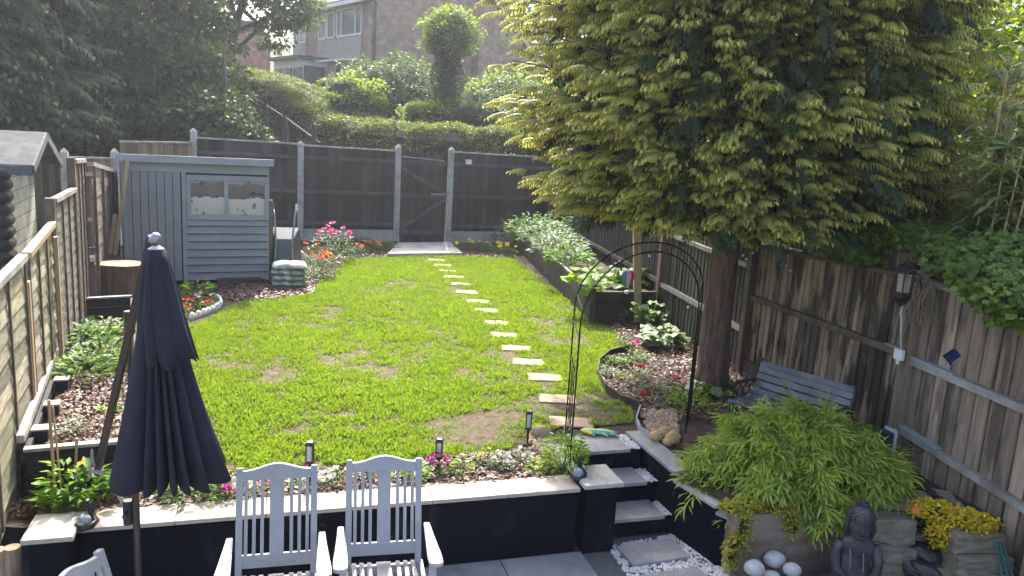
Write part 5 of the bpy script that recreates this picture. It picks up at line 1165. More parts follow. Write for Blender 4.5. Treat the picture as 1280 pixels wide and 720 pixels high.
def hedge(name, label, cat, pts, n, leaf, m, T=None, group=None, rough=.09):
    t = thing(name, label, cat, (pts[0][0], pts[0][1], pts[0][2]), 0, group)
    core_hull(pts, 'dark_core', M_core, t)
    P = []; Nn = []
    seg = [math.dist(pts[i][:2], pts[i+1][:2])*(pts[i][3]-pts[i][2]+pts[i][4]) for i in range(len(pts)-1)]; tot = sum(seg)
    for i in range(len(pts)-1):
        k = int(n*seg[i]/tot)+1; a = np.array(pts[i], float); b_ = np.array(pts[i+1], float); u = rs.rand(k, 1); q = a+(b_-a)*u
        d = Vector((b_[0]-a[0], b_[1]-a[1], 0)).normalized(); s = np.array([-d.y, d.x, 0])
        th = rs.rand(k)*2*math.pi; c, w = np.cos(th), np.sin(th); e = .45
        cx = np.sign(c)*np.abs(c)**e; cz = np.sign(w)*np.abs(w)**e; rr = (.90+rough*1.6*rs.rand(k)+rough*np.sin(q[:, 0]*5+th*3)*.5)
        p = np.column_stack([q[:, 0], q[:, 1], (q[:, 2]+q[:, 3])/2])+s[None]*(q[:, 4]*cx*rr)[:, None]; p[:, 2] += (q[:, 3]-q[:, 2])/2*cz*rr
        nn = s[None]*cx[:, None]; nn = nn+np.array([0, 0, 1.])[None]*cz[:, None]; P.append(p); Nn.append(nn)
        if i in (0, len(pts)-2):
            kk = int(n*.06); e_ = (a if i == 0 else b_); r2 = rs.rand(kk, 2)*2-1; pp = np.column_stack([np.full(kk, e_[0]), np.full(kk, e_[1]), (e_[2]+e_[3])/2+r2[:, 1]*(e_[3]-e_[2])/2])+s[None]*(r2[:, 0]*e_[4])[:, None]+np.array(d)[None]*((-.1 if i == 0 else .1)*rs.rand(kk))[:, None]
            P.append(pp); Nn.append(np.tile(np.array(d)*(-1 if i == 0 else 1), (kk, 1)))
    P = np.concatenate(P); Nn = np.concatenate(Nn); tone = np.clip(vnoise(P[:, :2]+P[:, 2:], 2.2, 4)*.7+rs.rand(len(P))*.4, 0, 1)
    scatter('foliage', T or t_diamond(.65), P, frames(norm(Nn*.7+sph(len(P)))), leaf*(.6+.8*rs.rand(len(P))), m, t, rnd=tone)
    return t
def hp(x, yt, Y, w, hmin=None):
    p = D(x, yt, Y); return (p.x, Y, min(hillz(p.x, Y)-.1, p.z-1.2), p.z, w)
hedge('clipped_hedge', 'long clipped green hedge sweeping down the slope behind the back fence', 'hedge', [hp(290, 84, 33, 1.1), hp(335, 92, 30.5, 1.1), hp(385, 112, 28, 1.1), hp(430, 142, 25.5, 1.1), hp(465, 152, 23.5, 1.0), hp(520, 156, 22.5, .9), hp(570, 158, 22.2, .9), hp(640, 162, 22.5, .9), hp(700, 165, 23, .9)], 62000, .085, L_hedge)
def bush(name, label, cat, c, r, n, leaf, m, group=None, T=None, core=.8, amp=.22, seed=0, stem=True):
    """rounded shrub: solid dark core + leaves in clumps"""
    c = Vector(c); base = Vector((c.x, c.y, c.z-r[2])); t = thing(name, label, cat, base, 0, group)
    lobes = [(c.x, c.y, c.z, *r)]; rd = random.Random(seed)
    for k in range(4):
        a = rd.uniform(0, 6.28); lobes.append((c.x+r[0]*.5*math.cos(a), c.y+r[1]*.5*math.sin(a), c.z+r[2]*rd.uniform(-.3, .4), r[0]*.6, r[1]*.6, r[2]*.6))
    if core:
        mb = MB(); mb.blob((c.x, c.y, c.z-.08*r[2]), tuple(q*core for q in r), seed, .2, 12, 8); mb.build('dark_core', M_core, t, world=True)
    elif stem:
        mb = MB()
        for k in range(7):
            a = k*.9; mb.tube([base, base+Vector((r[0]*.3*math.cos(a), r[1]*.3*math.sin(a), r[2]*.9)), c+Vector((r[0]*.7*math.cos(a), r[1]*.7*math.sin(a), r[2]*.4))], [.006+.02*r[2], .004+.01*r[2], .002], 5)
        mb.build('stem', M_barkgrey, t, world=True)
    per = 30; p, d, tone = crown_points(lobes, max(8, n//per), per, min(r)*.36)
    ok = p[:, 2] > base.z+.0; p, d, tone = p[ok], d[ok], tone[ok]
    scatter('foliage', T or t_diamond(.6), p, frames(norm(d+sph(len(p))*.6+np.array([0, 0, -.15])), sph(len(p))*.7+np.array([0, 0, 1])), leaf*(.6+.8*rs.rand(len(p))), m, t, rnd=tone)
    return t
def bpix(x, y, Y): return tuple(D(x, y, Y))
bush('shrub', 'large rounded dark green shrub left of the ivy column in front of the brick gable', 'shrub', bpix(492, 118, 29), (1.9, 1.6, 1.35), 9000, .13, L_mid, seed=1)
bush('shrub', 'yellow green leafy shrub spilling over the hedge left of the rounded shrub', 'shrub', bpix(440, 122, 26.5), (.95, .8, .75), 3500, .13, L_lime, seed=2)
bush('shrub', 'bright green shrub at the foot of the house wing right of the ivy column', 'shrub', bpix(632, 125, 32), (1.7, 1.2, 1.1), 6000, .13, L_lime, seed=3)
bush('shrub', 'low green shrub between the ivy column and the hedge top', 'shrub', bpix(590, 150, 25.5), (1.5, .9, .55), 5000, .12, L_mid, seed=4)
bush('shrub', 'pale green bush just left of the ivy column', 'shrub', bpix(535, 150, 25.8), (.9, .8, .55), 3500, .12, L_lime, seed=5)
bush('shrub', 'dark green shrub right of the house wing behind the golden cypress', 'shrub', bpix(662, 140, 30), (1.8, 1.2, 1.3), 6000, .13, L_mid, seed=6)
# ivy column
c = bpix(560, 150, 27); ct = bpix(561, 45, 27); base = (c[0]-.05, 27, hillz(c[0], 27)-.1)
t = thing('ivy_column', 'tall pollarded trunk wrapped in ivy with a round leafy head in front of the house', 'tree', base)
mb = MB(); mb.tube([base, (c[0], 27, c[2]), (ct[0]-.1, 27, ct[2])], [.40, .30, .25], 10); mb.build('trunk', M_barkgrey, t, world=True)
N = 6000; u = rs.rand(N); a = rs.rand(N)*6.283; rr = (.50-.10*u+.09*np.sin(u*22+a*2))*(.9+.25*rs.rand(N)); zz = base[2]+.2+(ct[2]-base[2])*u
P = np.column_stack([base[0]+(ct[0]-base[0])*u+rr*np.cos(a), 27+rr*np.sin(a), zz]); dd = np.column_stack([np.cos(a), np.sin(a), -.6*np.ones(N)])
scatter('ivy', t_diamond(.8), P, frames(norm(dd+sph(N)*.5)), .11*(.6+.7*rs.rand(N)), L_dark, t)
MB().blob((ct[0], 27, ct[2]+.05), (.75, .75, .62), 2, .15).build('dark_core', M_core, t, world=True)
p, d, tone = crown_points([(ct[0], 27, ct[2]+.05, .95, .95, .8)], 220, 30, .27); scatter('crown', t_diamond(.7), p, frames(norm(d+sph(len(p))*.6)), .115*(.6+.7*rs.rand(len(p))), L_lime, t, rnd=tone*.8)
# stair rail by the hedge
t = thing('slope_handrail', 'thin handrail on wooden posts climbing the bank below the hedge', 'handrail', bpix(395, 185, 21.5))
mb = MB()
for x, y, Y in ((332, 150, 24), (357, 165, 22.5), (393, 178, 21.2)): p = D(x, y-12, Y); mb.box((p.x, p.y, p.z-.5), (.12, .12, 1.4))
mb.each('post', M_barkgrey, t, world=True)
mb = MB(); mb.tube([D(318, 122, 25), D(356, 146, 22.5), D(400, 178, 21)], .018, 6); mb.tube([D(330, 157, 23.5), D(347, 181, 22)], .022, 6); mb.build('rail', M_greytimber, t, world=True)
# background trees
def lb(x, y, Y, rx, rz, ry=None): p = D(x, y, Y); return (p.x, p.y, p.z, rx, ry or rx, rz)
def gb(x, Y): p = D(x, 200, Y); return (p.x, Y, hillz(p.x, Y)-.2)
tree('dark_tree', 'large dark broadleaf tree filling the left behind the fences', 'tree', gb(150, 23), D(150, -80, 23), [lb(150, 95, 23, 3.2, 2.2), lb(205, 60, 24, 1.9, 2.4), lb(120, 20, 23, 3.2, 2.6), lb(150, -60, 24, 3.0, 2.8), lb(90, 130, 22, 2.0, 1.6), lb(190, 140, 22, 2.2, 1.6), lb(60, -60, 23, 3, 3)], 1100, 42, .62, .17, L_dark, M_barkgrey, .3)
tree('dark_tree', 'dark bushy tree between the left broadleaf tree and the hedge', 'tree', gb(275, 21.5), D(280, 60, 21.5), [lb(262, 160, 21.5, 1.1, 1.0), lb(235, 160, 21, 1.2, 1.0), lb(300, 178, 21.5, .7, .55), lb(240, 105, 22, .9, 1.1), lb(225, 110, 22, 1.1, 1.2)], 700, 40, .42, .13, L_dark, M_barkgrey, .16)
tree('dark_tree', 'tall leafy tree reaching over the top left of the house', 'tree', gb(262, 29), D(320, -60, 29), [lb(355, 0, 29, 1.1, 1.1), lb(310, -45, 29, 1.6, 1.2), lb(365, 0, 29, .9, .9), lb(270, -80, 29, 2.6, 2.2), lb(345, 42, 29, .5, .6)], 520, 40, .45, .16, L_mid, M_barkgrey, .2)
tree('background_tree', 'dark hazy trees rising beyond the house roof on the right', 'tree', gb(650, 62), D(650, -20, 62), [lb(640, 10, 62, 5, 3.6), lb(700, 0, 62, 6, 5), lb(600, -40, 64, 6, 3.2), lb(760, 20, 60, 6, 5)], 600, 40, .95, .36, L_mid, M_barkgrey, .4)
tree('background_tree', 'dark tree far behind the golden cypress and the reeds on the right', 'tree', gb(1150, 22), D(1150, -60, 22), [lb(1000, 100, 22, 4, 3), lb(1120, 60, 21, 4, 3.5), lb(1260, 60, 20, 4, 3.5), lb(1200, 180, 19, 3, 2), lb(1050, 200, 19, 3, 1.6), lb(1290, 150, 18, 3, 2.5), lb(900, 60, 24, 4, 3.5), lb(900, 190, 22, 3, 1.8), lb(780, 100, 24, 3, 3), lb(1280, -40, 20, 4, 3), lb(1290, 20, 16, 2.6, 2.2), lb(1230, 0, 17, 2, 1.8)], 1100, 40, .75, .2, L_dark, M_barkgrey, .3)
tree('background_tree', 'dark trees closing the view far left beyond the broadleaf tree', 'tree', gb(-60, 34), D(-60, -60, 34), [lb(-60, 60, 34, 6, 5), lb(60, 20, 36, 6, 5), lb(90, 0, 38, 5, 5), lb(-150, 100, 30, 5, 4), lb(175, 10, 42, 4, 4)], 600, 40, 1.1, .32, L_dark, M_barkgrey, .4)
# drooping conifer top-left
TF = t_frond()
def conifer(name, label, base, zt, R0, zb, nb, per, fl, m, bark, tr, camside=True, prof=None, core=True, fill=900):
    base = Vector(base); t = thing(name, label, 'tree', base)
    mb = MB(); mb.tube([base+Vector((0, 0, -.1)), base+Vector((0, 0, .12)), base+Vector((-.02, 0, .8)), base+Vector((.02, 0, zb+.6)), base+Vector((0, 0, zt))], [tr*1.7, tr*1.15, tr, tr*.85, .03], 14); mb.build('trunk', bark, t, world=True, smooth=True)
    H = zt-zb; P = []; Dd = []; S = []; limb = MB(); tone = []
    for i in range(nb):
        h_ = rs.rand()**1.15; z = zb+H*h_; a = rs.rand()*2*math.pi
        if camside and rs.rand() < .35: a = -math.pi/2+rs.normal(0, .9)
        Rr = R0*(prof(h_) if prof else (1-h_)**.6)*(.70+.36*rs.rand())
        Rr *= 1-.17*max(0, math.cos(a+.55))
        if Rr < .15 or (camside and core and prof is not None and math.cos(a) > .25 and z < zb+.45*math.cos(a) and R0 < 2.6): continue
        out = np.array([math.cos(a), math.sin(a), 0]); side = np.array([-out[1], out[0], 0]); o = np.array([base.x, base.y, z])
        rise = .10*Rr
        if i % 5 == 0: limb.tube([o-np.array([0, 0, .3]), o+out*Rr*.5+np.array([0, 0, rise*.4]), o+out*Rr*.93+np.array([0, 0, rise])], [.022, .014, .005], 5)
        tn = rs.rand()*.6
        spread = .42+.2*rs.rand()
        for j in range(per):
            u = 1-(j/per)**1.0*.62; lat = (rs.rand()*2-1)*(1.12-u)*spread*2.2 if j else 0
            p = o+out*Rr*u*1.0+side*lat*Rr*.35+np.array([0, 0, rise*u*u+rs.normal(0, .02)-abs(lat)*.05])
            yaw = lat*1.1+rs.normal(0, .25); dv = out*math.cos(yaw)+side*math.sin(yaw)+np.array([0, 0, .12+rs.normal(0, .12)])
            P.append(p-dv*fl*.55); Dd.append(dv); S.append(fl*(.75+.5*rs.rand())); tone.append(tn+.4*rs.rand())
    if core: limb.build('limb', bark, t, world=True)
    P = np.array(P); Dd = np.array(Dd)
    scatter('crown', TF, P, frames(Dd, roll=.18), S, m, t, rnd=np.array(tone))
    # inner fill fronds, interior shade put into a darker leaf colour
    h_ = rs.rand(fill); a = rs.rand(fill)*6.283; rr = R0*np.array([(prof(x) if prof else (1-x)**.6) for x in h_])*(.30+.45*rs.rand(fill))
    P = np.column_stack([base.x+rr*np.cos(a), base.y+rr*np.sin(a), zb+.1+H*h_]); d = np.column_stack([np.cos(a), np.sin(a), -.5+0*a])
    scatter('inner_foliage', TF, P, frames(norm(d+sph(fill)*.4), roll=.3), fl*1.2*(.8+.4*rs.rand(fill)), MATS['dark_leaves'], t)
    return t
pf = lambda h: min(1.0, .80+1.6*h)*(1-max(0, h-.45)/.55*.75)
conifer('golden_cypress', 'big golden green cypress with layered drooping sprays overhanging the right fence', (2.13, 7.85, 0), 7.8, 2.42, 1.62, 1750, 10, .205, L_cyp, M_bark, .145, prof=pf, fill=3600)
conifer('drooping_conifer', 'tall drooping blue green conifer at the top left corner', D(5, 200, 19).xyz*1.0-Vector((0, 0, D(5, 200, 19).z)), 9.5, 3.0, 1.8, 520, 9, .62, L_blue, M_barkgrey, .2, camside=True, prof=lambda h: 1-.55*h, fill=1000)
# ------------------------------------------------------------------ plants beyond the right fence
def reeds(label, c, n, h_, lean, m=L_cane, spread=.5, cat='bamboo plant', group=None, lf=.42):
    t = thing('bamboo_plant', label, cat, c, 0, group); mb = MB(); P = []; Dd = []
    for i in range(n):
        a = rs.rand()*6.283; r = spread*rs.rand(); b_ = Vector((c[0]+r*math.cos(a), c[1]+r*math.sin(a), c[2])); hh = h_*(.6+.5*rs.rand()); l = Vector((lean*rs.normal(), lean*rs.normal(), 0))
        pts = [b_, b_+Vector((0, 0, hh*.5))+l*.3, b_+Vector((0, 0, hh))+l]; mb.tube(pts, [.013, .010, .004], 5)
        for k in range(16):
            u = .25+.75*rs.rand(); q = np.array(pts[1].lerp(pts[2], (u-.5)*2) if u > .5 else pts[0].lerp(pts[1], u*2)); aa = rs.rand()*6.283
            P.append(q); Dd.append([math.cos(aa), math.sin(aa), .15+.5*rs.rand()])
    mb.build('cane', M_stumptop if m is L_cane else M_newwood, t, world=True)
    TT = merge_t([xf(t_blade(.10, .75), (math.cos(y), math.sin(y), .2+.2*z), loc=(.06*k, 0, 0), s=.9) for k, (y, z) in enumerate([(0, 0), (.6, 1), (-.5, 0), (1.1, .4)])])
    P = np.array(P); scatter('leaves', TT, P, frames(np.array(Dd), roll=.2), lf*(.6+.6*rs.rand(len(P))), m, t)
    return t
reeds('tall bamboo with long arching leaves at the right edge above the ivy', (3.85, 6.15, 0), 34, 3.0, .16, spread=.34)
reeds('clump of bare pale bamboo canes beside the golden cypress behind the fence', (3.95, 7.0, 0), 30, 3.4, .14, spread=.35, lf=.3)
reeds('tall bamboo growing close to the camera in the upper right corner', (4.35, 5.9, 0), 26, 3.2, .2, spread=.45)
bush('shrub', 'sunlit yellow green bush between the cypress and the tall bamboo, upper right', 'shrub', bpix(1215, 85, 9.5), (.75, .7, .85), 3000, .10, L_lime, core=0, seed=11, stem=False)
bush('shrub', 'green broadleaf shrub behind the fence under the right side of the cypress', 'shrub', bpix(1075, 268, 8.9), (1.15, .7, .55), 6500, .085, L_mid, core=.75, seed=12)
bush('shrub', 'dark green shrub behind the fence below the tall bamboo', 'shrub', bpix(1195, 265, 8.0), (.9, .7, .7), 4500, .09, L_mid, core=.75, seed=13)
# ivy on the fence
TI = t_ivy()
def ivy(label, lobes, n, size=.07, m=L_ivy, tw=True):
    c = lobes[0]; t = thing('ivy', label, 'ivy', c[:3])
    mb = MB()
    for k, l in enumerate(lobes): mb.blob(l[:3], tuple(q*.72 for q in l[3:6]), k, .2, 10, 7)
    mb.build('core_mass', M_core, t, world=True)
    p, d, tone = crown_points(lobes, n//14, 14, .10, .8)
    scatter('leaves', TI, p, frames(norm(d*.4+sph(len(p))*.5+np.array([-.3, -.45, -.45])), norm(np.array([-.3, -.5, .8])+sph(len(p))*.5)), size*(.6+.7*rs.rand(len(p))), m, t, rnd=tone)
    return t
def il(x, y, Y, rx, rz, ry): p = D(x, y, Y); return (p.x, p.y, p.z, rx, ry, rz)
ivy('thick bright green ivy spilling over the top of the right fence', [il(1250, 350, 5.15, .26, .15, .30), il(1215, 325, 5.65, .28, .12, .26), il(1275, 378, 4.85, .18, .16, .25), il(1185, 308, 6.0, .25, .09, .2), il(1150, 296, 6.4, .28, .09, .2), il(1105, 298, 6.7, .26, .08, .16), il(1275, 325, 5.4, .35, .16, .35), il(1225, 295, 6.2, .3, .1, .25)], 12000, .046)
ivy('smaller ivy patch hanging over the fence top left of the lantern', [il(1055, 305, 7.1, .26, .10, .2), il(1010, 293, 7.6, .34, .08, .2), il(1085, 318, 6.65, .18, .07, .12)], 4200, .05)
# dead ivy stems on the fence
t = None
mb = MB()
for k in range(46):
    x = 1136+rs.rand()*34; p = D(x, 352+rs.rand()*14, 5.86-.004*(x-1136)); pts = [p]
    for j in range(5): p = p+Vector((rs.normal(0, .02), -.004, -.03-.05*rs.rand())); pts.append(p.copy())
    mb.tube(pts, .003, 4, cap=False)
for k in range(26):
    x = 1148+rs.rand()*60; p = D(x, 335+rs.rand()*22, 5.75-.004*(x-1148)); pts = [p]
    for j in range(4): p = p+Vector((rs.normal(0, .03), rs.normal(0, .02), rs.normal(0, .015))); pts.append(p.copy())
    mb.tube(pts, .003, 4, cap=False)
for k in range(30):
    x = 985+rs.rand()*110; p = D(x, 335+rs.rand()*140, 7.0-.0052*(x-985)); p.x -= .03; pts = [p]
    for j in range(7): p = p+Vector((rs.normal(0, .02), rs.normal(0, .03), .01-.05*rs.rand())); pts.append(p.copy())
    mb.tube(pts, .002, 4, cap=False)
tag(mb.build('dead_vine', M_palewood, origin=(3.1, 6, 1.2)), 'tangle of dry brown vine stems clinging to the fence near the lantern', 'vine')
# ------------------------------------------------------------------ foreground bamboo shrub
TB = merge_t([xf(t_blade(.115, .45), (math.cos(y), math.sin(y), z), loc=(x0, 0, -.1*x0), s=l) for (y, z, x0, l) in [(0, -.1, .5, 1), (.55, -.15, .35, .95), (-.6, -.2, .4, .9), (.95, -.3, .1, .8), (-1.0, -.2, .15, .85), (.3, .25, 0, .75), (-.25, -.5, .25, .9)]])
def bamboo_mound(label, c, r, n, size, m, canes=60):
    c = Vector(c); t = thing('bamboo_shrub', label, 'shrub', (c.x, c.y, 0)); mb = MB(); P = []; Dd = []; tn = []
    for i in range(canes):
        a = rs.rand()*6.283; e = rs.rand()**.6; tip = Vector((c.x+r[0]*e*math.cos(a), c.y+r[1]*e*math.sin(a), c.z+r[2]*math.sqrt(max(0, 1.0-.95*e*e))*(.85+.3*rs.rand())))
        b_ = Vector((c.x+.15*math.cos(a), c.y+.15*math.sin(a), -.02)); mid = (b_+tip)/2+Vector((0, 0, .22)); over = tip+(tip-mid)*.45+Vector((0, 0, -.16))
        tip = tip*1.0+Vector(rs.normal(0, .06, 3)); over = over+Vector(rs.normal(0, .05, 3)); pts = [b_, mid, tip, over]; mb.tube(pts, [.006, .005, .003, .001], 4); tt = rs.rand()*.6
        for k in range(n//canes):
            u = 1.0+2.0*rs.rand()**.45; q = pts[int(u)].lerp(pts[min(int(u)+1, 3)], u-int(u)) if u < 3 else pts[3]
            q = np.array(q)+rs.normal(0, .035, 3); P.append(q); Dd.append([math.cos(a)*.5+rs.normal(0, .6), math.sin(a)*.5+rs.normal(0, .6), -.15+rs.normal(0, .5)]); tn.append(tt+.4*rs.rand())
    mb.build('cane', M_newwood, t, world=True)
    P = np.array(P); scatter('leaves', TB, P, frames(np.array(Dd), roll=.3), size*(.65+.6*rs.rand(len(P))), m, t, rnd=np.array(tn))
    return t
bamboo_mound('dense bright green bamboo shrub spilling over the brick wall in front of the bench', (2.26, 5.60, .0), (.70, .50, .42), 2900, .125, L_bamboo, 170)
# ------------------------------------------------------------------ small plants
def plant(name, label, cat, p, r, h_, n, leaf, m, T=None, flowers=None, group=None, spread=1.0):
    """herbaceous clump: stems + leaves, optional flowers=(petal mat, count, size)"""
    p = Vector(p); t = thing(name, label, cat, p, 0, group); N = n; a = rs.rand(N)*6.283; u = rs.rand(N)**.5
    P = np.column_stack([r*u*np.cos(a), r*u*np.sin(a), h_*(.12+.88*rs.rand(N))*(1-.55*u*u)]); d = np.column_stack([np.cos(a)*spread, np.sin(a)*spread, .35+.5*rs.rand(N)])
    mb = MB()
    for k in range(min(14, max(4, n//12))): mb.tube([(0, 0, -.01), (P[k, 0]*.5, P[k, 1]*.5, P[k, 2]*.8), tuple(P[k])], .003, 4, cap=False)
    mb.build('stem', L_plant, t)
    scatter('leaves', T or t_leaf(.5, .3), P, frames(norm(d+sph(N)*.3), roll=.3), leaf*(.6+.7*rs.rand(N)), m, t, world=False)
    if flowers:
        pm, k, fs_ = flowers; a = rs.rand(k)*6.283; u = rs.rand(k)**.5; Q = np.column_stack([r*.9*u*np.cos(a), r*.9*u*np.sin(a), h_*(.75+.35*rs.rand(k))*(1-.35*u*u)+fs_*.3])
        TFl = merge_t([xf(t_round(), (math.cos(b_), math.sin(b_), .35), s=.55) for b_ in (0, 1.26, 2.51, 3.77, 5.03)]+[xf(t_round(), (math.cos(b_), math.sin(b_), 1.2), s=.4) for b_ in (.6, 2.7, 4.8)])
        fr_ = frames(np.tile([1., 0, 0], (k, 1))+rs.normal(0, .4, (k, 3)), np.array([0, -.35, 1.])+rs.normal(0, .3, (k, 3))); ss = fs_*(.7+.5*rs.rand(k))
        for b_ in range(k): scatter('flower', TFl, Q[b_:b_+1], fr_[b_:b_+1], ss[b_:b_+1], pm, t, world=False)
    return t
TL = t_leaf(.5, .3); TLN = t_leaf(.2, .5)
# flower strip behind the wall (px positions)
strip = [
 (205, 612, .13, .10, 60, .045, L_plant, P_white, 3, 'low green strawberry plants in the left end of the flower strip by the parasol'),
 (240, 622, .17, .13, 130, .06, L_plant, None, 0, 'leafy bright green clump below the parasol canopy in the flower strip'),
 (262, 616, .13, .11, 80, .055, L_plant, None, 0, 'leafy green clump right of the parasol canopy in the flower strip'),
 (283, 627, .07, .07, 40, .03, L_plant, P_mag, 14, 'magenta flowered plant just left of the left full chair'),
 (303, 617, .09, .08, 60, .03, L_silver, P_white, 12, 'white flowered plant seen through the slats of the left chair'),
 (330, 613, .08, .08, 50, .03, L_plant, P_pink, 4, 'small plant with few pink blooms behind the left chair'),
 (352, 612, .08, .08, 50, .03, L_bright, P_white, 12, 'white flowered bright green plant behind the right half of the left chair'),
 (388, 606, .06, .12, 40, .03, L_plant, P_mag, 5, 'upright plant with magenta blooms at the solar lamp between the chairs'),
 (403, 608, .09, .07, 70, .03, L_silver, P_white, 16, 'white flowered plant between the two full chairs'),
 (422, 604, .07, .09, 50, .03, L_plant, P_white, 6, 'dark green plant with white blooms just left of the right chair'),
 (447, 600, .08, .10, 60, .03, L_mid, P_or, 8, 'orange flowered plant seen through the slats of the right chair'),
 (475, 598, .08, .08, 60, .03, L_bright, P_white, 5, 'bright green low plant behind the middle of the right chair'),
 (520, 598, .09, .10, 80, .045, L_bright, None, 0, 'bright green leafy plant right of the right chair'),
 (548, 591, .10, .10, 80, .03, L_plant, P_mag, 30, 'magenta flowered mound below the middle solar lamp'),
 (577, 588, .08, .09, 70, .05, L_bright, None, 0, 'bright spiky green plant right of the magenta flowers'),
 (606, 580, .07, .09, 60, .035, L_plant, P_yel, 5, 'green plant with yellow blooms along the flower strip'),
 (628, 585, .09, .09, 110, .028, L_silver, P_white, 8, 'silvery pale foliage plant along the flower strip'),
 (652, 578, .09, .08, 70, .035, L_silver, P_white, 6, 'pale variegated plant near the climbing plant'),
 (668, 592, .07, .07, 50, .035, L_bright, P_yel, 3, 'small yellow green plant close to the coping near the steps'),
]
for x, y, r, h_, n, lf, m_, pm, k, lab in strip:
    plant('flowering_plant' if pm else 'leafy_plant', lab, 'plant', G(x, y), r, h_*1.3, n, lf, m_, T=TLN if lf == .05 else None, flowers=(pm, k, .032) if pm else None)
plant('climbing_plant', 'loose green climbing plant at the foot of the arch beside the steps', 'plant', G(704, 588), .17, .34, 420, .045, L_bright)
plant('leafy_plant', 'broad bean like plant with large bright leaves among the bamboo canes', 'plant', G(84, 632), .14, .30, 110, .085, L_bright, T=TL)
plant('leafy_plant', 'bright leafy plant right of the bamboo canes behind the orb figure', 'plant', G(112, 636), .13, .30, 110, .085, L_plant, T=TL, flowers=(P_yel, 1, .05))
plant('leafy_plant', 'wispy pale green plant in the middle of the left raised bed', 'plant', G(93, 545, .23), .08, .16, 90, .03, L_silver)
plant('leafy_plant', 'small bright seedling in the mulch of the left raised bed', 'plant', G(138, 515, .23), .06, .05, 25, .05, L_bright)
for i, (x, y, lab) in enumerate([(105, 465, 'nearest bushy strawberry plant in the left raised bed'), (128, 445, 'second bushy strawberry plant in the left raised bed, right side'), (108, 425, 'bushy strawberry plant against the rail in the left raised bed'), (135, 415, 'farthest bushy strawberry plant in the left raised bed')]):
    plant('strawberry_plant', lab, 'plant', G(x, y+8, .22), .25, .22, 210, .075, L_plant, flowers=(P_white, 4, .03), group='strawberry plants in the left raised bed')
# small flower bed by shed
for x, y, r, h_, n, pm, k, lab in [(243, 388, .18, .16, 110, P_red, 5, 'red flowered plant in the scalloped bed near the parasol'), (256, 380, .13, .14, 80, P_white, 5, 'white flowered plant in the middle of the scalloped bed'), (262, 388, .10, .12, 60, P_red, 4, 'red flowered plant at the right end of the scalloped bed'), (228, 395, .13, .12, 70, P_red, 6, 'red flowered plant at the near end of the scalloped bed')]:
    plant('flowering_plant', lab, 'plant', G(x, y), r, h_, n, .05, L_plant, flowers=(pm, k, .06))
plant('leafy_plant', 'yellow green upright leafy plant in the scalloped bed', 'plant', G(248, 376), .16, .34, 60, .10, L_bright)
# back border
plant('rose_bush', 'rose bush with clusters of pink blooms in front of the back fence', 'rose bush', G(415, 325), .40, .62, 420, .07, L_mid, flowers=(P_pink, 12, .12))
plant('flowering_plant', 'orange flowered bush at the left corner of the lawn', 'plant', G(404, 342), .30, .34, 260, .06, L_mid, flowers=(P_or, 6, .10))
plant('flowering_plant', 'red flowered bush beside the compost bags', 'plant', G(390, 336), .26, .42, 220, .06, L_mid, flowers=(P_red, 6, .08))
plant('leafy_plant', 'dark leafy mound at the near left lawn corner', 'plant', G(396, 350), .28, .22, 240, .06, L_dark)
for i, (x, y, pm, k, lab) in enumerate([(443, 318, P_or, 5, 'orange flowered plant in the border right of the pink roses'), (467, 314, P_or, 6, 'second orange flowered plant along the back border, nearer the gate'), (484, 312, None, 0, 'green plant at the left edge of the gate slab'), (581, 312, P_yel, 4, 'yellow flowered plant just right of the gate slab'), (598, 312, P_yel, 3, 'small yellow flowered plant between two others in the back border'), (616, 315, P_yel, 5, 'yellow flowered plant toward the right end of the back border'), (634, 318, P_yel, 3, 'last yellow flowered plant against the long raised bed'), (430, 312, None, 0, 'low dark green plant under the back fence behind the roses'), (455, 306, None, 0, 'low dark green plant under the middle of the back fence')]):
    plant('border_plant', lab, 'plant', G(x, y), .22, .20, 130, .06, L_mid, flowers=(pm, k, .08) if pm else None)
plant('leafy_plant', 'wispy blue green shrub against the back fence behind the raised bed', 'plant', G(640, 312), .4, .75, 260, .11, L_blue, T=TLN)
# right raised bed planting
Z = .38
def gz(x, y, z=Z): return G(x, y, z)
for i, (x, y, r, h_, n, lab) in enumerate([(664, 296, .55, .50, 420, 'leafy green vegetable plant at the far end of the right raised bed'), (682, 306, .55, .50, 460, 'pale leafy vegetable plant second from the far end of the right raised bed'), (698, 318, .50, .45, 460, 'pale leafy vegetable plant in the middle of the right raised bed'), (712, 332, .38, .38, 380, 'leafy vegetable plant next to the bright rhubarb leaves'), (700, 300, .5, .55, 380, 'tall leafy vegetable plant beside the right fence in the raised bed')]):
    plant('vegetable_plant', lab, 'plant', gz(x, y), r, h_, n, .095, L_silver if i in (1, 2) else L_plant, flowers=(P_white, 8, .03))
TR = t_round()
def bigleaf(name, label, p, spec, m):
    p = Vector(p); t = thing(name, label, 'plant', p); mb = MB(); P = []; Dd = []; S = []
    for (a, rr, z, s) in spec:
        q = (rr*math.cos(a), rr*math.sin(a), z); mb.tube([(0, 0, 0), (q[0]*.5, q[1]*.5, z*.7), q], .008, 5); P.append(q); Dd.append((math.cos(a), math.sin(a), -.25+random.uniform(-.2, .4))); S.append(s)
    mb.build('stalk', L_bright, t); n = 14; V = [(.45, 0, -.05)]+[(.5+.5*math.cos(q)*(1+.1*math.sin(5*q)), .48*math.sin(q)*(1+.08*math.sin(7*q)), .10*math.sin(4*q)-.08) for q in (2*math.pi*k/n for k in range(n))]
    scatter('leaf_blade', (np.array(V), np.array([(0, i+1, (i+1) % n+1) for i in range(n)]), np.full(n+1, .3)), np.array(P), frames(np.array(Dd), roll=.15), np.array(S), m, t, world=False)
rb = random.Random(5)
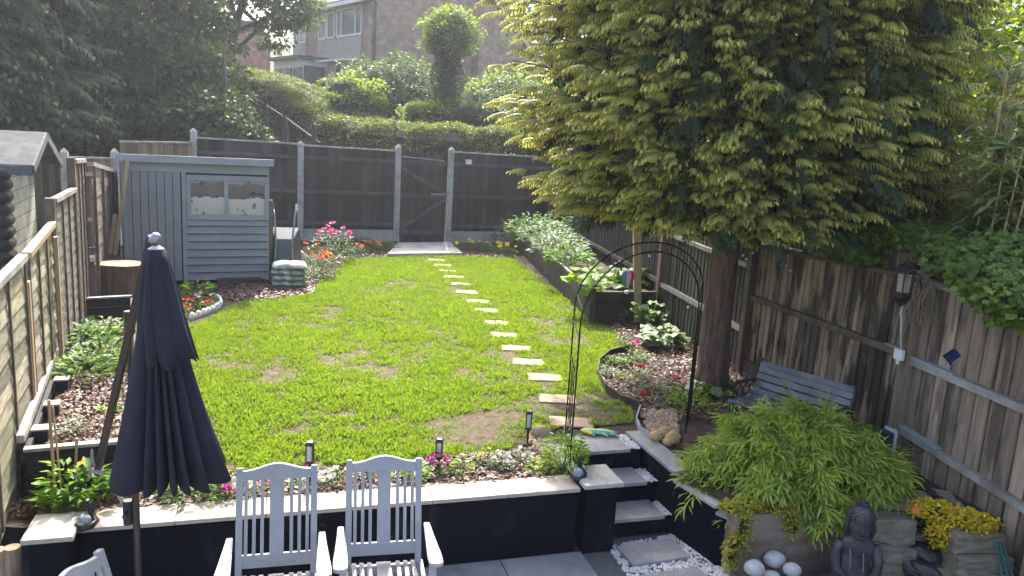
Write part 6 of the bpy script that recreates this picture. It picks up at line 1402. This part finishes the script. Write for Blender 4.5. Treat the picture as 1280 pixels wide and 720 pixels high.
bigleaf('rhubarb', 'rhubarb with bright backlit lime leaves at the corner of the right raised bed', gz(742, 362), [(rb.uniform(2.2, 5.5), rb.uniform(.05, .22), rb.uniform(.08, .28), rb.uniform(.18, .28)) for _ in range(11)], L_bright)
bigleaf('rhubarb', 'darker green large leaved rhubarb beside the balloon ornament in the raised bed', gz(768, 352), [(rb.uniform(0, 6.28), rb.uniform(.08, .34), rb.uniform(.06, .26), rb.uniform(.2, .32)) for _ in range(22)], L_plant)
# around tree
plant('leafy_plant', 'bushy pale green plant below the near end of the right raised bed', 'plant', G(766, 398), .24, .26, 260, .075, L_silver)
bigleaf('hosta', 'variegated hosta with cream edged leaves beside the cypress trunk', G(826, 432), [(rb.uniform(0, 6.28), rb.uniform(.04, .2), rb.uniform(.04, .22), rb.uniform(.13, .19)) for _ in range(42)], L_hosta)
bigleaf('hosta', 'plain green hosta behind the variegated one by the fence', G(812, 410), [(rb.uniform(0, 6.28), rb.uniform(.04, .16), rb.uniform(.1, .34), rb.uniform(.11, .16)) for _ in range(30)], L_plant)
bigleaf('hosta', 'blue green hosta between the cypress trunk and the bench', G(885, 494), [(rb.uniform(0, 6.28), rb.uniform(.03, .14), rb.uniform(.03, .13), rb.uniform(.10, .15)) for _ in range(16)], L_hosta)
for x, y, r, h_, n, m_, pm, k, lab in [(791, 441, .09, .14, 40, L_plant, P_pink, 4, 'pink flowered plant at the top of the edged mulch bed'), (769, 455, .12, .10, 120, L_plant, None, 0, 'fine dark green mound inside the edged mulch bed'), (797, 452, .12, .12, 90, L_plant, None, 0, 'small striped green plant below the pink flower'), (762, 468, .09, .08, 60, L_silver, None, 0, 'pale green plant against the edging curve'), (785, 475, .10, .10, 50, L_lime, None, 0, 'yellow leaved spiky plant in the middle of the edged bed'), (803, 470, .05, .12, 20, L_plant, P_red, 3, 'small red flower in the middle of the edged bed'), (822, 488, .17, .13, 150, L_silver, None, 0, 'ferny grey green plant right of the edged bed centre'), (808, 502, .05, .08, 20, L_plant, P_red, 3, 'small crimson flower at the near end of the edged bed'), (845, 478, .10, .08, 50, L_heu, P_pink, 4, 'burgundy leaved plant with pink blooms at the foot of the cypress'), (860, 510, .20, .20, 260, L_bright, None, 0, 'bright green leafy plant between the arch foot and the bamboo'), (775, 430, .07, .2, 30, L_silver, None, 0, 'wispy grey stem plant at the tip of the edged bed')]:
    plant('flowering_plant' if pm else 'leafy_plant', lab, 'plant', G(x, y), r, h_, n, .05, m_, T=TLN if 'spiky' in lab or 'ferny' in lab else None, flowers=(pm, k, .055) if pm else None)
# creeping sedum
def creeper(label, c, lobes, n, size, m, name='creeping_plant'):
    t = thing(name, label, 'plant', c); p, d, tone = crown_points(lobes, n//16, 16, .035, .9)
    scatter('foliage', t_diamond(.8), p, frames(norm(d+sph(len(p))*.5)), size*(.7+.6*rs.rand(len(p))), m, t, rnd=tone)
    mb = MB()
    for k, l in enumerate(lobes): mb.blob(l[:3], tuple(q*.7 for q in l[3:6]), k, .2, 9, 6)
    mb.build('core_mass', M_core, t, world=True)
creeper('bright yellow creeping plant spilling over the stone blocks in the right corner', (3.08, 5.0, 0), [(3.02, 5.08, .02, .16, .10, .05), (3.16, 5.02, .0, .15, .11, .06), (3.28, 4.98, -.01, .10, .09, .05), (3.00, 4.96, -.09, .06, .05, .10)], 5200, .022, L_sedum)
creeper('yellow green creeping plant trailing over the top of the brick wall', (1.8, 5.0, 0), [(1.66, 5.02, -.01, .14, .08, .05), (1.9, 5.06, -.01, .16, .08, .045), (2.15, 5.14, -.01, .16, .08, .04), (2.4, 5.2, -.01, .14, .07, .04), (1.66, 4.93, -.16, .05, .03, .17), (1.60, 4.90, -.28, .04, .03, .14), (2.02, 4.99, -.10, .05, .03, .09)], 5200, .020, L_sedumg)
# ------------------------------------------------------------------ loose ground cover
q = lambda *a: [tuple(G(*p))[:2] for p in a]
polyR = q((640, 306), (760, 400), (772, 418), (784, 432), (752, 452), (750, 478), (800, 508), (850, 545), (1090, 570), (1120, 540), (950, 460), (880, 380), (790, 372), (745, 398))
polyR = q((745, 400), (770, 416), (786, 432), (752, 450), (749, 470), (776, 503), (830, 530), (920, 520), (960, 470), (900, 400), (830, 372), (785, 378))
backb = q((430, 303), (484, 303), (487, 320), (432, 322), (408, 330), (400, 305)); backb2 = q((578, 303), (640, 306), (645, 322), (575, 320))
shedb = q((250, 356), (335, 352), (400, 342), (395, 366), (335, 374), (296, 376), (275, 372), (255, 368), (225, 372), (215, 408), (190, 420), (190, 360))
frontb = [(-2.75, 4.3), (-2.5, 4.38), (.30, 5.3), (.33, 5.75), (-.5, 5.55)]+[tuple(G(*p))[:2] for p in ((450, 583), (330, 588), (200, 592), (128, 600), (30, 620))]
frontb = [(-3.0, 4.25), (-2.5, 4.40), (-.8, 4.93), (.35, 5.28), (.33, 5.78), tuple(G(640, 562))[:2], tuple(G(560, 572))[:2], tuple(G(450, 583))[:2], tuple(G(330, 588))[:2], tuple(G(200, 590))[:2], (-2.45, 4.9), (-2.95, 4.6)]
pathb = q((196, 560), (200, 470), (214, 415), (165, 395), (140, 400))
chips('bark_mulch', [(polyR, .24, 0), (shedb, .22, 0), (frontb, .18, 0), (bedpoly, .24, .235), (backb, .06, 0), (backb2, .05, 0)], 30000, .002, .034, L_mulch, 'brown bark chips covering the flower beds')
tw = q((800, 515), (845, 512), (850, 548), (815, 552)); 
Pq = np.column_stack([in_poly(tw, 700), np.full(700, .004)]); Pq2 = np.column_stack([in_poly([(.18, 5.55), (.46, 5.45), (.42, 6.05), (.2, 6.15)], 420), np.full(420, .004)])
tag(scatter('gravel', (tv, tf, np.zeros(len(tv))), np.concatenate([Pq, Pq2]), frames(sph(1120)*np.array([1, 1, .3])), .022+.03*rs.rand(1120), M_step), 'pale loose gravel beside the steps and the arch foot', 'gravel', kind='stuff')
# leaf litter and dry thatch bits on the bare lawn
P = in_poly(LP, 9000); P = P[rs.rand(len(P)) < np.clip(.9-dens[:1].mean()-.5*vnoise(P, 1.3, 1), .1, 1)]; N = len(P)
tag(scatter('thatch_litter', (np.array([(-.5, -.12, 0), (.5, -.08, .03), (.4, .12, 0), (-.45, .1, .05)]), np.array([(0, 1, 2), (0, 2, 3)]), np.zeros(4)), np.column_stack([P, np.full(N, .004)]), frames(norm(np.column_stack([rs.normal(size=(N, 2)), rs.normal(0, .2, N)])), roll=.3), .022*(.4+rs.rand(N)), L_twig), 'scattered dry thatch and leaf litter on the lawn', 'litter', kind='stuff')
# ------------------------------------------------------------------ light
SAZ, SEL = R_(-8), R_(46)
S = Vector((math.sin(SAZ)*math.cos(SEL), math.cos(SAZ)*math.cos(SEL), math.sin(SEL)))
sd = bpy.data.lights.new('sun', 'SUN'); sd.energy = 2.2; sd.angle = R_(.53); sd.color = (1, .955, .88); so = bpy.data.objects.new('sun', sd); col.objects.link(so)
so.rotation_euler = S.to_track_quat('Z', 'Y').to_euler(); so.location = (0, 0, 30)
w = bpy.data.worlds.new('World'); scene.world = w; w.use_nodes = True; nt = w.node_tree; bg = nt.nodes['Background']
sky = nt.nodes.new('ShaderNodeTexSky'); sky.sky_type = 'NISHITA'; sky.sun_disc = False; sky.sun_elevation = SEL; sky.sun_rotation = SAZ; sky.air_density = .7; sky.dust_density = 5.0; sky.ozone_density = .4
nt.links.new(sky.outputs[0], bg.inputs[0]); bg.inputs[1].default_value = .15
vs = scene.view_settings; vs.view_transform = 'Standard'; vs.look = 'None'; vs.exposure = 2.08; vs.gamma = 1; vs.use_curve_mapping = False
scene.render.engine = 'CYCLES'; cy = scene.cycles; cy.max_bounces = 6; cy.diffuse_bounces = 3; cy.glossy_bounces = 2; cy.transmission_bounces = 4; cy.volume_bounces = 0; cy.transparent_max_bounces = 4
GLARE_HAZE = True  # air volume added to stand in for the lens glare veil
if GLARE_HAZE:
    mb = MB(); mb.box((0, 95, 13), (240, 270, 32)); hz_ = mb.build('glare_haze', None); tag(hz_, 'thin added veil in the air over the garden standing in for lens glare', 'glare_haze', kind='stuff')
    m = bpy.data.materials.new('glare_haze'); m.use_nodes = True; nt = m.node_tree; nt.nodes.remove(nt.nodes['Principled BSDF'])
    v = nt.nodes.new('ShaderNodeVolumePrincipled'); v.inputs['Color'].default_value = (.86, .93, 1, 1); v.inputs['Density'].default_value = .0013; v.inputs['Anisotropy'].default_value = .5
    nt.links.new(v.outputs[0], nt.nodes['Material Output'].inputs['Volume']); hz_.data.materials.append(m)
